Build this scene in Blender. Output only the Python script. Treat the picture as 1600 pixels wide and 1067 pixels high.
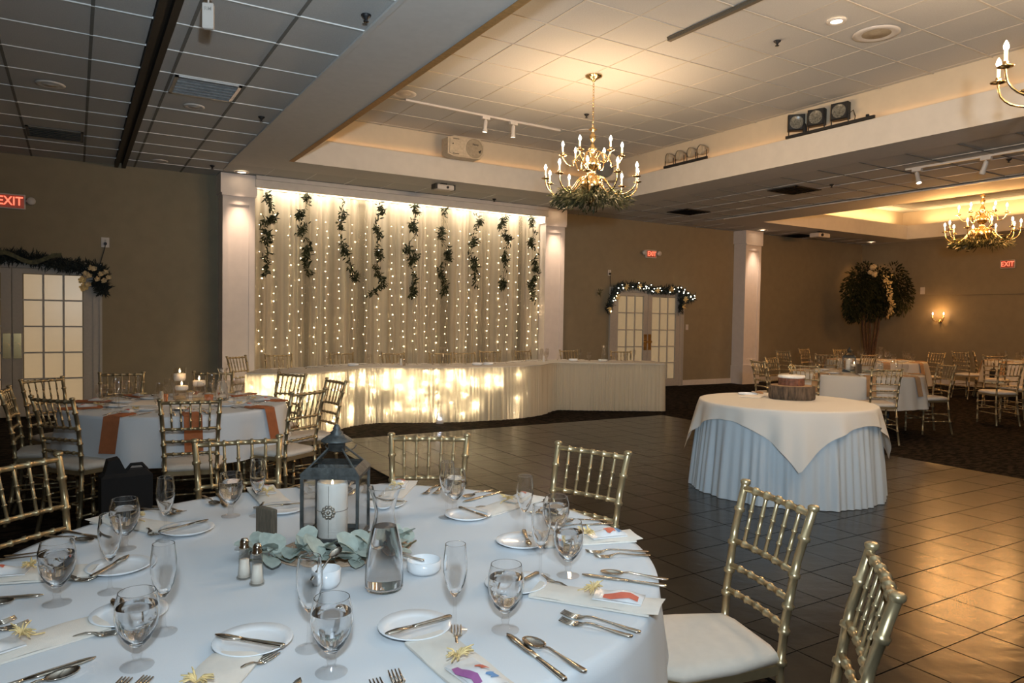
import bpy, math, random
from mathutils import Vector, Matrix
random.seed(7)
S = bpy.context.scene
for o in list(bpy.data.objects): bpy.data.objects.remove(o)
C = S.collection

# ------------------------------------------------------------ camera, world, large lights, exposure
cam_d = bpy.data.cameras.new('camera'); cam = bpy.data.objects.new('camera', cam_d); C.objects.link(cam)
cam_d.sensor_width = 36.0; cam_d.lens = 36.0 * 1128.83 / 1600; cam_d.clip_start = .05; cam_d.clip_end = 100
cam.matrix_world = Matrix(((0.85598178, 0.00389291, -0.51699133, 0),
                           (-0.5167802, 0.03599276, -0.85536118, 0),
                           (0.0152781, 0.99934447, 0.03282092, 1.45),
                           (0, 0, 0, 1)))
S.camera = cam
S.view_settings.view_transform = 'Standard'; S.view_settings.look = 'None'
S.view_settings.gamma = 1.0; S.view_settings.use_curve_mapping = False
S.view_settings.exposure = 0.15
S.cycles.max_bounces = 16; S.cycles.transparent_max_bounces = 16; S.cycles.transmission_bounces = 14
S.cycles.diffuse_bounces = 4; S.cycles.glossy_bounces = 4
S.cycles.sample_clamp_indirect = 6.0
S.cycles.use_denoising = True
W = bpy.data.worlds.new('world'); S.world = W; W.use_nodes = True
W.node_tree.nodes['Background'].inputs[0].default_value = (.05, .045, .04, 1)
W.node_tree.nodes['Background'].inputs[1].default_value = 0.05

def light(name, kind, loc, energy, color, target=None, **kw):
    d = bpy.data.lights.new(name, kind); d.energy = energy; d.color = color
    for k, v in kw.items(): setattr(d, k, v)
    o = bpy.data.objects.new(name, d); C.objects.link(o); o.location = loc
    if target is not None:
        o.rotation_euler = (Vector(target) - Vector(loc)).to_track_quat('-Z', 'Y').to_euler()
    return o
WARM = (1.0, .68, .39); AMBER = (1.0, .47, .14); COOL = (.72, .88, 1.0)
# photographer's flash, bounced off the ceiling above and behind the camera, and its spill
light('flash_bounce', 'SPOT', (.1, -.5, 1.9), 1080, COOL, target=(2.5, 2.3, 3.60), spot_size=math.radians(115), spot_blend=1.0, shadow_soft_size=.08)
light('flash_direct', 'AREA', (-.05, -.12, 1.78), 33, COOL, target=(2.2, 3.9, 1.1), shape='DISK', size=.10)
# chandeliers
for (x, y, e, c) in ((5.09, 6.70, 120, WARM), (5.33, 1.95, 190, WARM), (13.1, 6.40, 200, AMBER)):
    for k in range(6):
        light('chandelier_glow', 'POINT', (x + .56 * math.cos(k * math.pi / 3 + .3), y + .56 * math.sin(k * math.pi / 3 + .3), 3.24), e / 6, c, shadow_soft_size=.06)
# recessed downlights on pilasters and in the corner
for (x, y, e) in ((2.10, 11.22, 60), (7.83, 11.22, 60), (13.40, 11.22, 50)):
    light('pilaster_downlight', 'SPOT', (x, y, 3.50), e * 2.2, (1.0, .72, .52), target=(x, y + .45, 0), spot_size=math.radians(46), spot_blend=.9, shadow_soft_size=.05)
light('corner_downlight', 'SPOT', (17.5, 11.2, 3.50), 30, AMBER, target=(17.6, 11.4, 0), spot_size=math.radians(100), spot_blend=.8, shadow_soft_size=.05)
# strip behind the header washing the drape from above
light('drape_wash', 'AREA', (5.0, 11.475, 3.44), 50, (1.0, .86, .68), target=(5.0, 11.60, 2.9), shape='RECTANGLE', size=5.2, size_y=.05)
# rope lights lying on the tray ledges
light('tray_rope', 'AREA', (17.66, 4.5, 3.90), 70, (1.0, .62, .28), shape='RECTANGLE', size=.03, size_y=11).rotation_euler = (math.pi, 0, 0)
light('tray_rope', 'AREA', (14.9, 10.41, 3.90), 36, (1.0, .62, .28), shape='RECTANGLE', size=5.0, size_y=.03).rotation_euler = (math.pi, 0, 0)
light('tray_rope', 'AREA', (8.15, 3.7, 3.90), 2.2, AMBER, shape='RECTANGLE', size=.03, size_y=12).rotation_euler = (math.pi, 0, 0)
light('tray_rope', 'AREA', (5.3, 10.12, 3.90), 1.2, AMBER, shape='RECTANGLE', size=5.4, size_y=.03).rotation_euler = (math.pi, 0, 0)
light('tray_rope', 'AREA', (2.42, 3.7, 3.90), 2.2, AMBER, shape='RECTANGLE', size=.03, size_y=12).rotation_euler = (math.pi, 0, 0)
light('sconce_glow', 'POINT', (17.86, 9.71, 1.74), 9, AMBER, shadow_soft_size=.06)
light('tray_downlight', 'SPOT', (6.02, 4.26, 4.18), 40, WARM, target=(6.0, 4.2, 0), spot_size=math.radians(80), spot_blend=.8, shadow_soft_size=.05)

# ------------------------------------------------------------ helpers
PI = math.pi
MATS = {}
def mat(name, color, rough=.6, metal=0.0, var=.12, scale=30, hard=False, bump=0.0, bscale=200, emit=None, estr=0, trans=0, ior=1.45, sheen=0, stretch=None, spec=None, coat=0):
    m = bpy.data.materials.new(name); m.use_nodes = True; nt = m.node_tree; b = nt.nodes['Principled BSDF']
    b.inputs['Roughness'].default_value = rough; b.inputs['Metallic'].default_value = metal
    b.inputs['IOR'].default_value = ior
    if spec is not None: b.inputs['Specular IOR Level'].default_value = spec
    if coat: b.inputs['Coat Weight'].default_value = coat; b.inputs['Coat Roughness'].default_value = .15
    if trans: b.inputs['Transmission Weight'].default_value = trans
    if sheen: b.inputs['Sheen Weight'].default_value = sheen
    tc = nt.nodes.new('ShaderNodeTexCoord'); mp = nt.nodes.new('ShaderNodeMapping')
    nt.links.new(tc.outputs['Object'], mp.inputs['Vector'])
    if stretch: mp.inputs['Scale'].default_value = stretch
    no = nt.nodes.new('ShaderNodeTexNoise'); no.inputs['Scale'].default_value = scale; no.inputs['Detail'].default_value = 4
    nt.links.new(mp.outputs[0], no.inputs['Vector'])
    cr = nt.nodes.new('ShaderNodeValToRGB'); cr.color_ramp.elements[0].position = .3; cr.color_ramp.elements[1].position = .7
    cr.color_ramp.elements[0].position = .47 if hard else .3; cr.color_ramp.elements[1].position = .55 if hard else .7
    cr.color_ramp.elements[0].color = tuple(c * (1 - var) for c in color[:3]) + (1,)
    cr.color_ramp.elements[1].color = tuple(min(1, c * (1 + var)) for c in color[:3]) + (1,)
    nt.links.new(no.outputs['Fac'], cr.inputs[0]); nt.links.new(cr.outputs[0], b.inputs['Base Color'])
    if bump:
        n2 = nt.nodes.new('ShaderNodeTexNoise'); n2.inputs['Scale'].default_value = bscale; n2.inputs['Detail'].default_value = 3
        nt.links.new(mp.outputs[0], n2.inputs['Vector'])
        bp = nt.nodes.new('ShaderNodeBump'); bp.inputs['Strength'].default_value = bump; bp.inputs['Distance'].default_value = .01
        nt.links.new(n2.outputs['Fac'], bp.inputs['Height']); nt.links.new(bp.outputs[0], b.inputs['Normal'])
    if emit:
        b.inputs['Emission Color'].default_value = tuple(emit[:3]) + (1,); b.inputs['Emission Strength'].default_value = estr
    MATS[name] = m; return m
def glassmat(name, tint=(1, 1, 1), real=True, gloss=.12, edge=.75):
    m = bpy.data.materials.new(name); m.use_nodes = True; nt = m.node_tree; nt.nodes.clear()
    out = nt.nodes.new('ShaderNodeOutputMaterial')
    if real:
        g = nt.nodes.new('ShaderNodeBsdfGlass'); g.inputs['Color'].default_value = (*tint, 1); g.inputs['IOR'].default_value = 1.45; g.inputs['Roughness'].default_value = .0
        nt.links.new(g.outputs[0], out.inputs[0])
    else:
        t = nt.nodes.new('ShaderNodeBsdfTransparent'); t.inputs[0].default_value = (*tint, 1)
        g = nt.nodes.new('ShaderNodeBsdfGlossy'); g.inputs['Roughness'].default_value = .04
        lw = nt.nodes.new('ShaderNodeLayerWeight'); lw.inputs[0].default_value = .5
        ma = nt.nodes.new('ShaderNodeMath'); ma.operation = 'MULTIPLY_ADD'; ma.inputs[1].default_value = edge; ma.inputs[2].default_value = gloss
        pw = nt.nodes.new('ShaderNodeMath'); pw.operation = 'POWER'; pw.inputs[1].default_value = 3.0
        nt.links.new(lw.outputs['Facing'], pw.inputs[0]); nt.links.new(pw.outputs[0], ma.inputs[0])
        mx = nt.nodes.new('ShaderNodeMixShader'); nt.links.new(ma.outputs[0], mx.inputs[0])
        nt.links.new(t.outputs[0], mx.inputs[1]); nt.links.new(g.outputs[0], mx.inputs[2]); nt.links.new(mx.outputs[0], out.inputs[0])
    MATS[name] = m; return m
def clothmat(name, color, diff=.6, transl=.4, transp=0.0, bands=None, bump=.15):
    """fabric that lets light through; bands = (scale, lo, hi) makes the weave denser in vertical widths"""
    m = bpy.data.materials.new(name); m.use_nodes = True; nt = m.node_tree; nt.nodes.clear()
    out = nt.nodes.new('ShaderNodeOutputMaterial')
    d = nt.nodes.new('ShaderNodeBsdfDiffuse'); t = nt.nodes.new('ShaderNodeBsdfTranslucent'); p = nt.nodes.new('ShaderNodeBsdfTransparent')
    for n in (d, t): n.inputs[0].default_value = (*color, 1)
    tc = nt.nodes.new('ShaderNodeTexCoord'); no = nt.nodes.new('ShaderNodeTexNoise'); no.inputs['Scale'].default_value = 400
    nt.links.new(tc.outputs['Object'], no.inputs['Vector'])
    bp = nt.nodes.new('ShaderNodeBump'); bp.inputs['Strength'].default_value = bump; bp.inputs['Distance'].default_value = .002
    nt.links.new(no.outputs['Fac'], bp.inputs['Height']); nt.links.new(bp.outputs[0], d.inputs['Normal'])
    m1 = nt.nodes.new('ShaderNodeMixShader'); m1.inputs[0].default_value = transl / (diff + transl)
    nt.links.new(d.outputs[0], m1.inputs[1]); nt.links.new(t.outputs[0], m1.inputs[2])
    m2 = nt.nodes.new('ShaderNodeMixShader'); m2.inputs[0].default_value = transp
    if bands:
        mp = nt.nodes.new('ShaderNodeMapping'); mp.inputs['Scale'].default_value = (bands[0], .2, .02)
        nt.links.new(tc.outputs['Object'], mp.inputs['Vector'])
        nb = nt.nodes.new('ShaderNodeTexNoise'); nb.inputs['Scale'].default_value = 1; nb.inputs['Detail'].default_value = 3
        nt.links.new(mp.outputs[0], nb.inputs['Vector'])
        mr = nt.nodes.new('ShaderNodeMapRange'); mr.inputs['From Min'].default_value = .35; mr.inputs['From Max'].default_value = .65
        mr.inputs['To Min'].default_value = bands[1]; mr.inputs['To Max'].default_value = bands[2]
        nt.links.new(nb.outputs['Fac'], mr.inputs['Value']); nt.links.new(mr.outputs[0], m2.inputs[0])
    nt.links.new(m1.outputs[0], m2.inputs[1]); nt.links.new(p.outputs[0], m2.inputs[2]); nt.links.new(m2.outputs[0], out.inputs[0])
    MATS[name] = m; return m

KIDS = {}
def link(o, parent=None):
    C.objects.link(o)
    if parent is not None:
        o.parent = parent; KIDS.setdefault(parent.name, []).append(o)
    return o
def tag(o, label=None, cat=None, group=None, kind=None):
    if label: o['label'] = label
    if cat: o['category'] = cat
    if group: o['group'] = group
    if kind: o['kind'] = kind
    return o
def empty(name, loc=(0, 0, 0), rz=0, label=None, cat=None, group=None):
    o = bpy.data.objects.new(name, None); o.empty_display_size = .05; link(o); o.location = loc; o.rotation_euler = (0, 0, rz)
    return tag(o, label, cat, group)
def dup(o, loc=None, rz=None, label=None, group=None, parent=None, scale=None):
    c = o.copy(); link(c, parent)
    for ch in KIDS.get(o.name, []): dup(ch, parent=c)
    if loc is not None: c.location = loc
    if rz is not None: c.rotation_euler = (0, 0, rz)
    if scale is not None: c.scale = scale
    if label: c['label'] = label
    if group: c['group'] = group
    return c

class MB:
    def __init__(s): s.v = []; s.f = []; s.sm = []
    def add(s, vs, fs, smooth=False):
        n = len(s.v); s.v += [tuple(p) for p in vs]; s.f += [tuple(i + n for i in f) for f in fs]; s.sm += [smooth] * len(fs); return s
    def box(s, x0, x1, y0, y1, z0, z1, M=None):
        vs = [Vector((x, y, z)) for z in (z0, z1) for y in (y0, y1) for x in (x0, x1)]
        if M is not None: vs = [M @ v for v in vs]
        return s.add(vs, [(0, 2, 3, 1), (4, 5, 7, 6), (0, 1, 5, 4), (2, 6, 7, 3), (0, 4, 6, 2), (1, 3, 7, 5)])
    def bevbox(s, x0, x1, y0, y1, z0, z1, r=.005, M=None):
        """box with its eight corners cut: rings inset at top and bottom"""
        def ring(d, z): 
            return [Vector((x0 + d, y0 + d, z)), Vector((x1 - d, y0 + d, z)), Vector((x1 - d, y1 - d, z)), Vector((x0 + d, y1 - d, z))]
        rs = [ring(r, z0), ring(0, z0 + r), ring(0, z1 - r), ring(r, z1)]
        vs = [v for q in rs for v in q]
        if M is not None: vs = [M @ v for v in vs]
        fs = [(3, 2, 1, 0), (12, 13, 14, 15)]
        for k in range(3):
            for i in range(4):
                j = (i + 1) % 4; fs.append((k * 4 + i, k * 4 + j, k * 4 + 4 + j, k * 4 + 4 + i))
        return s.add(vs, fs)
    def tube(s, path, r, n=8, caps=True, smooth=True):
        path = [Vector(p) for p in path]; L = len(path); rr = r if isinstance(r, (list, tuple)) else [r] * L
        vs = []; u = None
        for i in range(L):
            t = (path[min(i + 1, L - 1)] - path[max(i - 1, 0)])
            t = t.normalized() if t.length > 1e-9 else Vector((0, 0, 1))
            if u is None: u = t.orthogonal().normalized()
            else:
                u = u - t * u.dot(t); u = u.normalized() if u.length > 1e-6 else t.orthogonal().normalized()
            w = t.cross(u)
            for k in range(n):
                a = 2 * PI * k / n; vs.append(path[i] + (u * math.cos(a) + w * math.sin(a)) * rr[i])
        fs = [(i * n + k, i * n + (k + 1) % n, (i + 1) * n + (k + 1) % n, (i + 1) * n + k) for i in range(L - 1) for k in range(n)]
        s.add(vs, fs, smooth)
        if caps:
            s.add(vs[:n], [tuple(range(n - 1, -1, -1))]); s.add(vs[-n:], [tuple(range(n))])
        return s
    def lathe(s, prof, n=20, c=(0, 0, 0), smooth=True, M=None):
        vs = []; fs = []; L = len(prof)
        for (r, z) in prof:
            for k in range(n):
                a = 2 * PI * k / n; vs.append(Vector((c[0] + max(r, 1e-5) * math.cos(a), c[1] + max(r, 1e-5) * math.sin(a), c[2] + z)))
        if M is not None: vs = [M @ v for v in vs]
        for i in range(L - 1):
            for k in range(n):
                j = (k + 1) % n; fs.append((i * n + k, i * n + j, (i + 1) * n + j, (i + 1) * n + k))
        return s.add(vs, fs, smooth)
    def prism(s, pts, z0, z1, M=None):
        n = len(pts); vs = [Vector((x, y, z0)) for x, y in pts] + [Vector((x, y, z1)) for x, y in pts]
        if M is not None: vs = [M @ v for v in vs]
        return s.add(vs, [tuple(range(n - 1, -1, -1)), tuple(range(n, 2 * n))] + [(i, (i + 1) % n, n + (i + 1) % n, n + i) for i in range(n)])
    def ball(s, c, r, n=8, m=5, sz=1.0):
        prof = [(r * math.sin(PI * i / m), -r * sz * math.cos(PI * i / m)) for i in range(m + 1)]
        return s.lathe(prof, n, c)
    def mesh(s, name, m):
        me = bpy.data.meshes.new(name); me.from_pydata(s.v, [], s.f); me.materials.append(m)
        me.polygons.foreach_set('use_smooth', s.sm); me.update(); return me
    def build(s, name, m, parent=None, loc=None, **t):
        o = bpy.data.objects.new(name, s.mesh(name, m)); link(o, parent)
        if loc is not None: o.location = loc
        return tag(o, **t)
def inst(name, me, parent=None, loc=(0, 0, 0), rz=0, scale=None, rot=None, **t):
    o = bpy.data.objects.new(name, me); link(o, parent); o.location = loc; o.rotation_euler = rot if rot else (0, 0, rz)
    if scale: o.scale = scale
    return tag(o, **t)
def Tm(loc, rz=0, rx=0, ry=0):
    return Matrix.Translation(Vector(loc)) @ Matrix.Rotation(rz, 4, 'Z') @ Matrix.Rotation(rx, 4, 'X') @ Matrix.Rotation(ry, 4, 'Y')
def struct(o): o['kind'] = 'structure'; return o

# ------------------------------------------------------------ materials
M_wall = mat('olive_brown_wall_paint', (.25, .205, .132), .75, var=.05, scale=6, bump=.05, bscale=120)
M_tile = mat('acoustic_ceiling_tile', (.52, .51, .49), .9, var=.05, scale=90, bump=.35, bscale=160)
M_grid = mat('ceiling_grid_metal', (.50, .49, .47), .6, var=.04)
M_gridd = mat('ceiling_reveal_runner', (.17, .165, .15), .8, var=.05)
M_gridl = mat('light_cross_tee', (.72, .71, .68), .5, var=.04)
M_gridt = mat('tray_grid_metal', (.52, .47, .40), .6, var=.04)
M_soffit = mat('soffit_plaster', (.58, .56, .53), .8, var=.03, scale=12, bump=.06)
M_fascia = mat('tray_fascia_paint', (.66, .61, .54), .75, var=.03, scale=8, bump=.05)
M_fasciau = mat('cream_upper_fascia', (.62, .52, .38), .75, var=.03, scale=8, bump=.05)  # yellower and a little darker than the lower band
M_back = mat('dark_plenum', (.04, .04, .04), .9)
M_white = mat('white_painted_trim', (.60, .55, .50), .5, var=.04, scale=10)
M_pil = mat('cream_pilaster_paint', (.74, .66, .60), .5, var=.03, scale=10)
M_brown = mat('dark_brown_track', (.035, .026, .017), .6)
M_black = mat('black_metal', (.012, .012, .013), .5)
M_slate = mat('dark_slate_tile', (.017, .015, .011), .23, var=.35, scale=9, bump=.22, bscale=9, spec=.42)
M_grout = mat('black_grout', (.006, .006, .006), .8)
M_carpet = mat('dark_patterned_carpet', (.013, .009, .006), .95, var=.9, scale=9, hard=True, bump=.6, bscale=60, stretch=(1, 2.2, 1), spec=.1)
M_gold = mat('champagne_gold_resin', (.45, .35, .20), .32, metal=.75, var=.08, scale=20)
M_cush = mat('ivory_seat_fabric', (.66, .60, .52), .8, var=.03, bump=.1, bscale=400)
M_linen = clothmat('white_table_linen', (.74, .77, .80), .85, .15)
M_linenw = clothmat('ivory_table_linen', (.70, .66, .60), .85, .15)
M_satin = clothmat('pale_blue_grey_sheer_skirt', (.62, .68, .72), .75, .25)
M_skirt = clothmat('ivory_sheer_table_skirt', (.82, .74, .58), .45, .55, .12)
M_drape = clothmat('cream_sheer_drape', (.80, .71, .55), .62, .38, .1, bands=(2.6, -.25, .85))
M_brass = mat('polished_brass', (.82, .58, .28), .2, metal=1, var=.06)
M_bulb = mat('glowing_candle_bulb', (1, .9, .75), .3, emit=(1.0, .82, .62), estr=22)
M_sleeve = mat('ivory_candle_sleeve', (.9, .8, .62), .5, emit=(1, .6, .3), estr=.25)
M_fairy = mat('fairy_light_bulb', (1, .8, .5), .3, emit=(1.0, .74, .40), estr=24)
M_fairyb = mat('bright_fairy_bulb_behind_skirt', (1, .85, .6), .3, emit=(1.0, .80, .50), estr=620)
M_wire = mat('thin_clear_wire', (.5, .42, .3), .5)
M_pane = mat('backlit_frosted_pane', (.45, .36, .23), .25, var=.05, scale=5, emit=(1, .70, .38), estr=.26)
M_pane2 = mat('dim_backlit_frosted_pane', (.42, .36, .24), .25, var=.05, scale=5, emit=(1, .74, .42), estr=.17)
M_doorp = mat('grey_white_door_paint', (.40, .37, .33), .5, var=.04)
M_leafd = mat('dark_green_foliage', (.024, .028, .012), .7, var=.5, scale=15, spec=.15)
M_leafg = mat('olive_garland_leaf', (.07, .068, .028), .5, var=.45, scale=25)
M_pine = mat('dark_pine_needles', (.012, .018, .016), .7, var=.4)
M_euc = mat('grey_green_eucalyptus_leaf', (.37, .42, .37), .6, var=.14, scale=60)
M_bark = mat('rough_tree_bark', (.10, .066, .04), .9, var=.6, scale=20, bump=1, bscale=60, stretch=(3, 3, .6))
M_trunk = mat('brown_trunk', (.10, .055, .03), .8, var=.3)
M_steel = mat('polished_cutlery_steel', (.62, .55, .46), .16, metal=1, var=.06)
M_china = mat('white_china', (.80, .82, .84), .15, var=.02)
M_glass = glassmat('clear_glass', (1, 1, 1), True)
M_glassf = glassmat('thin_clear_glass', (.97, .95, .92), False, gloss=.10)
M_glassn = glassmat('clear_thin_glass', (.985, .985, .985), False, gloss=.03, edge=.5)
M_ice = mat('frosted_ice', (.85, .88, .9), .5, var=.03, trans=.6)
M_lantg = glassmat('lantern_pane_glass', (.96, .96, .96), False, gloss=.05)
M_water = glassmat('iced_water', (.97, .98, .99), True)
M_lant = mat('weathered_grey_lantern_metal', (.060, .064, .062), .5, metal=.35, var=.4, scale=25, bump=.3, bscale=80)
M_wax = mat('white_candle_wax', (.85, .81, .74), .5, var=.03)
M_flame = mat('candle_flame', (1, .8, .4), .5, emit=(1, .7, .35), estr=14)
M_nap = mat('ivory_napkin_cloth', (.70, .65, .58), .9, var=.04, bump=.15, bscale=500)
M_rust = mat('rust_orange_napkin_cloth', (.36, .12, .045), .9, var=.08, bump=.15, bscale=500)
M_tan = mat('tan_napkin_cloth', (.42, .26, .14), .9, var=.08, bump=.15, bscale=500)
M_raff = mat('straw_raffia', (.72, .55, .26), .7, var=.25, scale=90)
M_pack = mat('clear_white_packet', (.72, .72, .72), .25, var=.05)
M_red = mat('coral_red_print', (.62, .14, .08), .5)
M_bluep = mat('blue_print', (.12, .25, .45), .5)
M_violet = mat('violet_print', (.35, .12, .30), .5)
M_exit = mat('lit_red_exit_letters', (1, .2, .1), .5, emit=(1, .16, .09), estr=1.6)
M_exitf = mat('dim_red_sign_face', (.30, .09, .06), .5, emit=(1, .14, .07), estr=.10)
M_lamp = mat('lit_lamp_lens', (1, .8, .6), .4, emit=(1, .75, .5), estr=12)
M_peach = mat('peach_burlap', (.55, .38, .26), .9, var=.2, scale=150)
M_cream = mat('cream_petals', (.62, .50, .30), .7, var=.25)
M_spk = mat('cream_speaker_housing', (.55, .45, .32), .5)
M_spkg = mat('tan_speaker_grille', (.36, .29, .20), .7)
M_lens = mat('grey_par_lens', (.16, .15, .12), .25, var=.5, scale=60)
M_woodb = mat('grey_brown_wood', (.13, .105, .075), .7, var=.25, scale=30, stretch=(6, 6, 1))
M_edge = mat('orange_glow_edge_strip', (.42, .22, .07), .6, var=.15)  # warm glow on the tray's left edge, put into the colour
M_icing = mat('white_icing', (.75, .70, .62), .5)
M_flor = mat('silver_ring_brooch', (.5, .45, .38), .3, metal=.8)
M_ravent = mat('mirrored_louvre', (.75, .75, .75), .38, metal=1)
M_bag = mat('black_bag_fabric', (.008, .008, .009), .7)
M_wovenb = mat('woven_cane_back', (.45, .33, .18), .6, var=.3, scale=120)

# ------------------------------------------------------------ setting: floor
D = 11.8; H = 3.53; HT = 4.23
fl = struct(MB().box(-4.2, 18.4, -4.2, 12.0, -.12, -.004).build('floor', M_carpet))
T = .3075
df = MB().box(2.40, 7.64, -3.6, 8.17, -.003, .0015).build('trim_1', M_grout); struct(df)
df['label'] = 'dark slate tiled dance floor set into the carpet'
tm = MB().box(0, T - .006, 0, T - .006, 0, .006).mesh('tile', M_slate)
X0 = 2.40; Y1 = 8.17
cells = []
for j in range(38):
    for i in range(17):
        cells.append((X0 + i * T + .003, Y1 - (j + 1) * T + .003))
vis = []
for (x, y) in cells:
    dep = x * .517 + y * .855; hor = x * .856 - y * .517
    ok = dep > 1.2 and -.05 < hor / dep < .75 and y > .9
    # the cake table, the front table and its chairs stand over some of them
    if math.hypot(x - 5.29, y - 4.13) < .6 or (x < 2.9 and y < 3.2): ok = False
    vis.append(((1 / dep) if ok else 0, x, y))
vis.sort(reverse=True)
rest = MB()
for k, (s, x, y) in enumerate(vis):
    dz = random.uniform(-.0006, .0006)
    if k < 290 and s > 0:
        inst('tile', tm, df, (x, y, .0012 + dz))
    else:
        rest.box(x, x + T - .006, y, y + T - .006, .0012 + dz, .0072 + dz)
r_ = rest.build('tile', M_slate, df); r_['kind'] = 'stuff'

# ------------------------------------------------------------ setting: walls
def wall(name, x0, x1, y0, y1, z0=0, z1=4.4, m=None): return struct(MB().box(x0, x1, y0, y1, z0, z1).build(name, m or M_wall))
wall('wall_back', -4.2, 18.4, 11.8, 12.0)
wall('wall_left', -4.2, -4.0, -4.2, 11.8)
wr = wall('wall_right', 18.1, 18.4, -4.2, 11.8)
wall('wall_front', -4.0, 18.1, -4.2, -4.0)
# thicker upper half of the right wall with a dark shadow ledge
MB().box(18.06, 18.1, -4, 11.8, 2.16, 3.53).build('wall_ledge', M_wall, wr)
def baseboard(name, x0, x1, y0, y1):
    o = struct(MB().box(x0, x1, y0, y1, 0, .10).box(x0 + (.004 if x1 - x0 < .1 else 0), x1, y0 + (.006 if y1 - y0 < .1 else 0), y1, .10, .115).build(name, M_white)); return o
baseboard('baseboard_back', .33, 1.86, 11.78, 11.8)
baseboard('baseboard_back_middle', 8.06, 9.45, 11.78, 11.8)
baseboard('baseboard_back_right', 11.55, 13.12, 11.78, 11.8)
baseboard('baseboard_back_annex', 13.66, 18.1, 11.78, 11.8)
baseboard('baseboard_right', 18.08, 18.1, -4, 11.8)

# ------------------------------------------------------------ setting: ceilings
PX = .61
def grid_ceiling(name, x0, x1, y0, y1, z, ox, oy, tiles_from=-99, slab_top=None, main='x', fine=False):
    top = slab_top or z + .16
    root = struct(MB().box(x0, x1, y0, y1, z + .03, top).build(name, M_back))
    i0 = math.ceil((x0 - ox) / PX - 1e-6); i1 = math.floor((x1 - ox) / PX + 1e-6)
    j0 = math.ceil((y0 - oy) / PX - 1e-6); j1 = math.floor((y1 - oy) / PX + 1e-6)
    xs = sorted({x0, x1} | {ox + i * PX for i in range(i0, i1 + 1)}); ys = sorted({y0, y1} | {oy + j * PX for j in range(j0, j1 + 1)})
    full = MB().bevbox(.003, PX - .003, .003, PX - .003, 0, .018, .004).mesh('ceiling_tile', M_tile)
    far = MB()
    for a, b in zip(xs, xs[1:]):
        for c, d in zip(ys, ys[1:]):
            if b - a < .05 or d - c < .05: continue
            zz = z + .006 + random.uniform(-.001, .0015)
            if d < tiles_from: far.box(a + .006, b - .006, c + .004, d - .004, zz, zz + .018); continue
            if abs(b - a - PX) < .01 and abs(d - c - PX) < .01: inst('ceiling_tile', full, root, (a, c, zz))
            else: MB().bevbox(a + .006, b - .006, c + .004, d - .004, zz, zz + .018, .004).build('ceiling_tile', M_tile, root)
    if far.v: far.build('ceiling_tile', M_tile, root)['kind'] = 'stuff'
    run = MB(); cr = MB()
    rw = .007 if fine or main == 'y' else .012
    for x in xs[1:-1]: run.box(x - rw, x + rw, y0, y1, z + .002, z + .012)
    for y in ys[1:-1]: cr.box(x0, x1, y - .006, y + .006, z - .001, z + .012)
    if run.v: run.build('grid_runner', M_gridt if fine else (M_gridd if main == 'x' else M_gridl), root)
    if cr.v: cr.build('cross_tee', M_gridt if fine else (M_gridl if main == 'x' else M_gridd), root)
    return root
def slab(name, x0, x1, y0, y1, z0, z1, m=None): return struct(MB().box(x0, x1, y0, y1, z0, z1).build(name, m or M_soffit))
grid_ceiling('ceiling', -4.0, .48, -4, D, H, .11, 5.78, 4.4)
grid_ceiling('ceiling_strip', .62, 1.84, -4, D, H, .73, 5.78, 3.9)
grid_ceiling('ceiling_back', 1.84, 11.3, 10.7, D, H, 1.84, 10.7, -99, main='y')
grid_ceiling('ceiling_right', 8.7, 11.3, -4, 10.7, H, 8.7, 5.78, 3.0, main='y')
grid_ceiling('ceiling_annex', 11.3, 18.1, 10.95, D, H, 11.3, 10.95, -99, main='y')
slab('ceiling_soffit_left', 1.84, 2.49, -4, 10.7, H, H + .33)
slab('ceiling_soffit_back', 2.49, 8.7, 10.05, 10.7, H, H + .33)
slab('ceiling_soffit_right', 8.08, 8.7, -4, 10.05, H, H + .33)
slab('ceiling_soffit_front', 2.49, 8.08, -4, -2.6, H, H + .33)
slab('ceiling_soffit_annex_near', 11.3, 12.3, -4, 10.95, H, H + .33)
slab('ceiling_soffit_annex_back', 12.3, 18.1, 10.3, 10.95, H, H + .33)
slab('ceiling_soffit_annex_right', 17.55, 18.1, -4, 10.3, H, H + .33)
slab('ceiling_soffit_annex_front', 12.3, 17.55, -4, -1.5, H, H + .33)
# tray fascias: lower band is the soffit edge, upper band set back on the ledge
def tray(nm, x0, x1, y0, y1, k):
    s = .10 + .18 * k
    slab('wall_tray_%s_lower' % nm, x0, x0 + .012, y0, y1, H - .002, H + .332, M_fascia)
    slab('wall_tray_%s_lower_right' % nm, x1 - .012, x1, y0, y1, H - .002, H + .332, M_fascia)
    slab('wall_tray_%s_lower_back' % nm, x0 + .012, x1 - .012, y1 - .012, y1, H - .002, H + .332, M_fascia)
    slab('wall_tray_%s_upper_left' % nm, x0 - s - .1, x0 - s, y0 - s, y1 + s, H + .33, HT + .1, M_fasciau)
    slab('wall_tray_%s_upper_right' % nm, x1 + s, x1 + s + .1, y0 - s, y1 + s, H + .33, HT + .1, M_fasciau)
    slab('wall_tray_%s_upper_back' % nm, x0 - s, x1 + s, y1 + s, y1 + s + .1, H + .33, HT + .1, M_fasciau)
    slab('wall_tray_%s_upper_front' % nm, x0 - s, x1 + s, y0 - s - .1, y0 - s, H + .33, HT + .1, M_fasciau)
tray('main', 2.49, 8.08, -2.6, 10.05, 0)
tray('annex', 12.3, 17.55, -1.5, 10.3, 1)
grid_ceiling('ceiling_tray_main', 2.39, 8.18, -2.7, 10.15, HT, 3.83, 5.78, 3.2, fine=True)
grid_ceiling('ceiling_tray_annex', 12.02, 17.83, -1.78, 10.58, HT, 12.4, 5.78, 6.0, main='y', fine=True)
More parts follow.
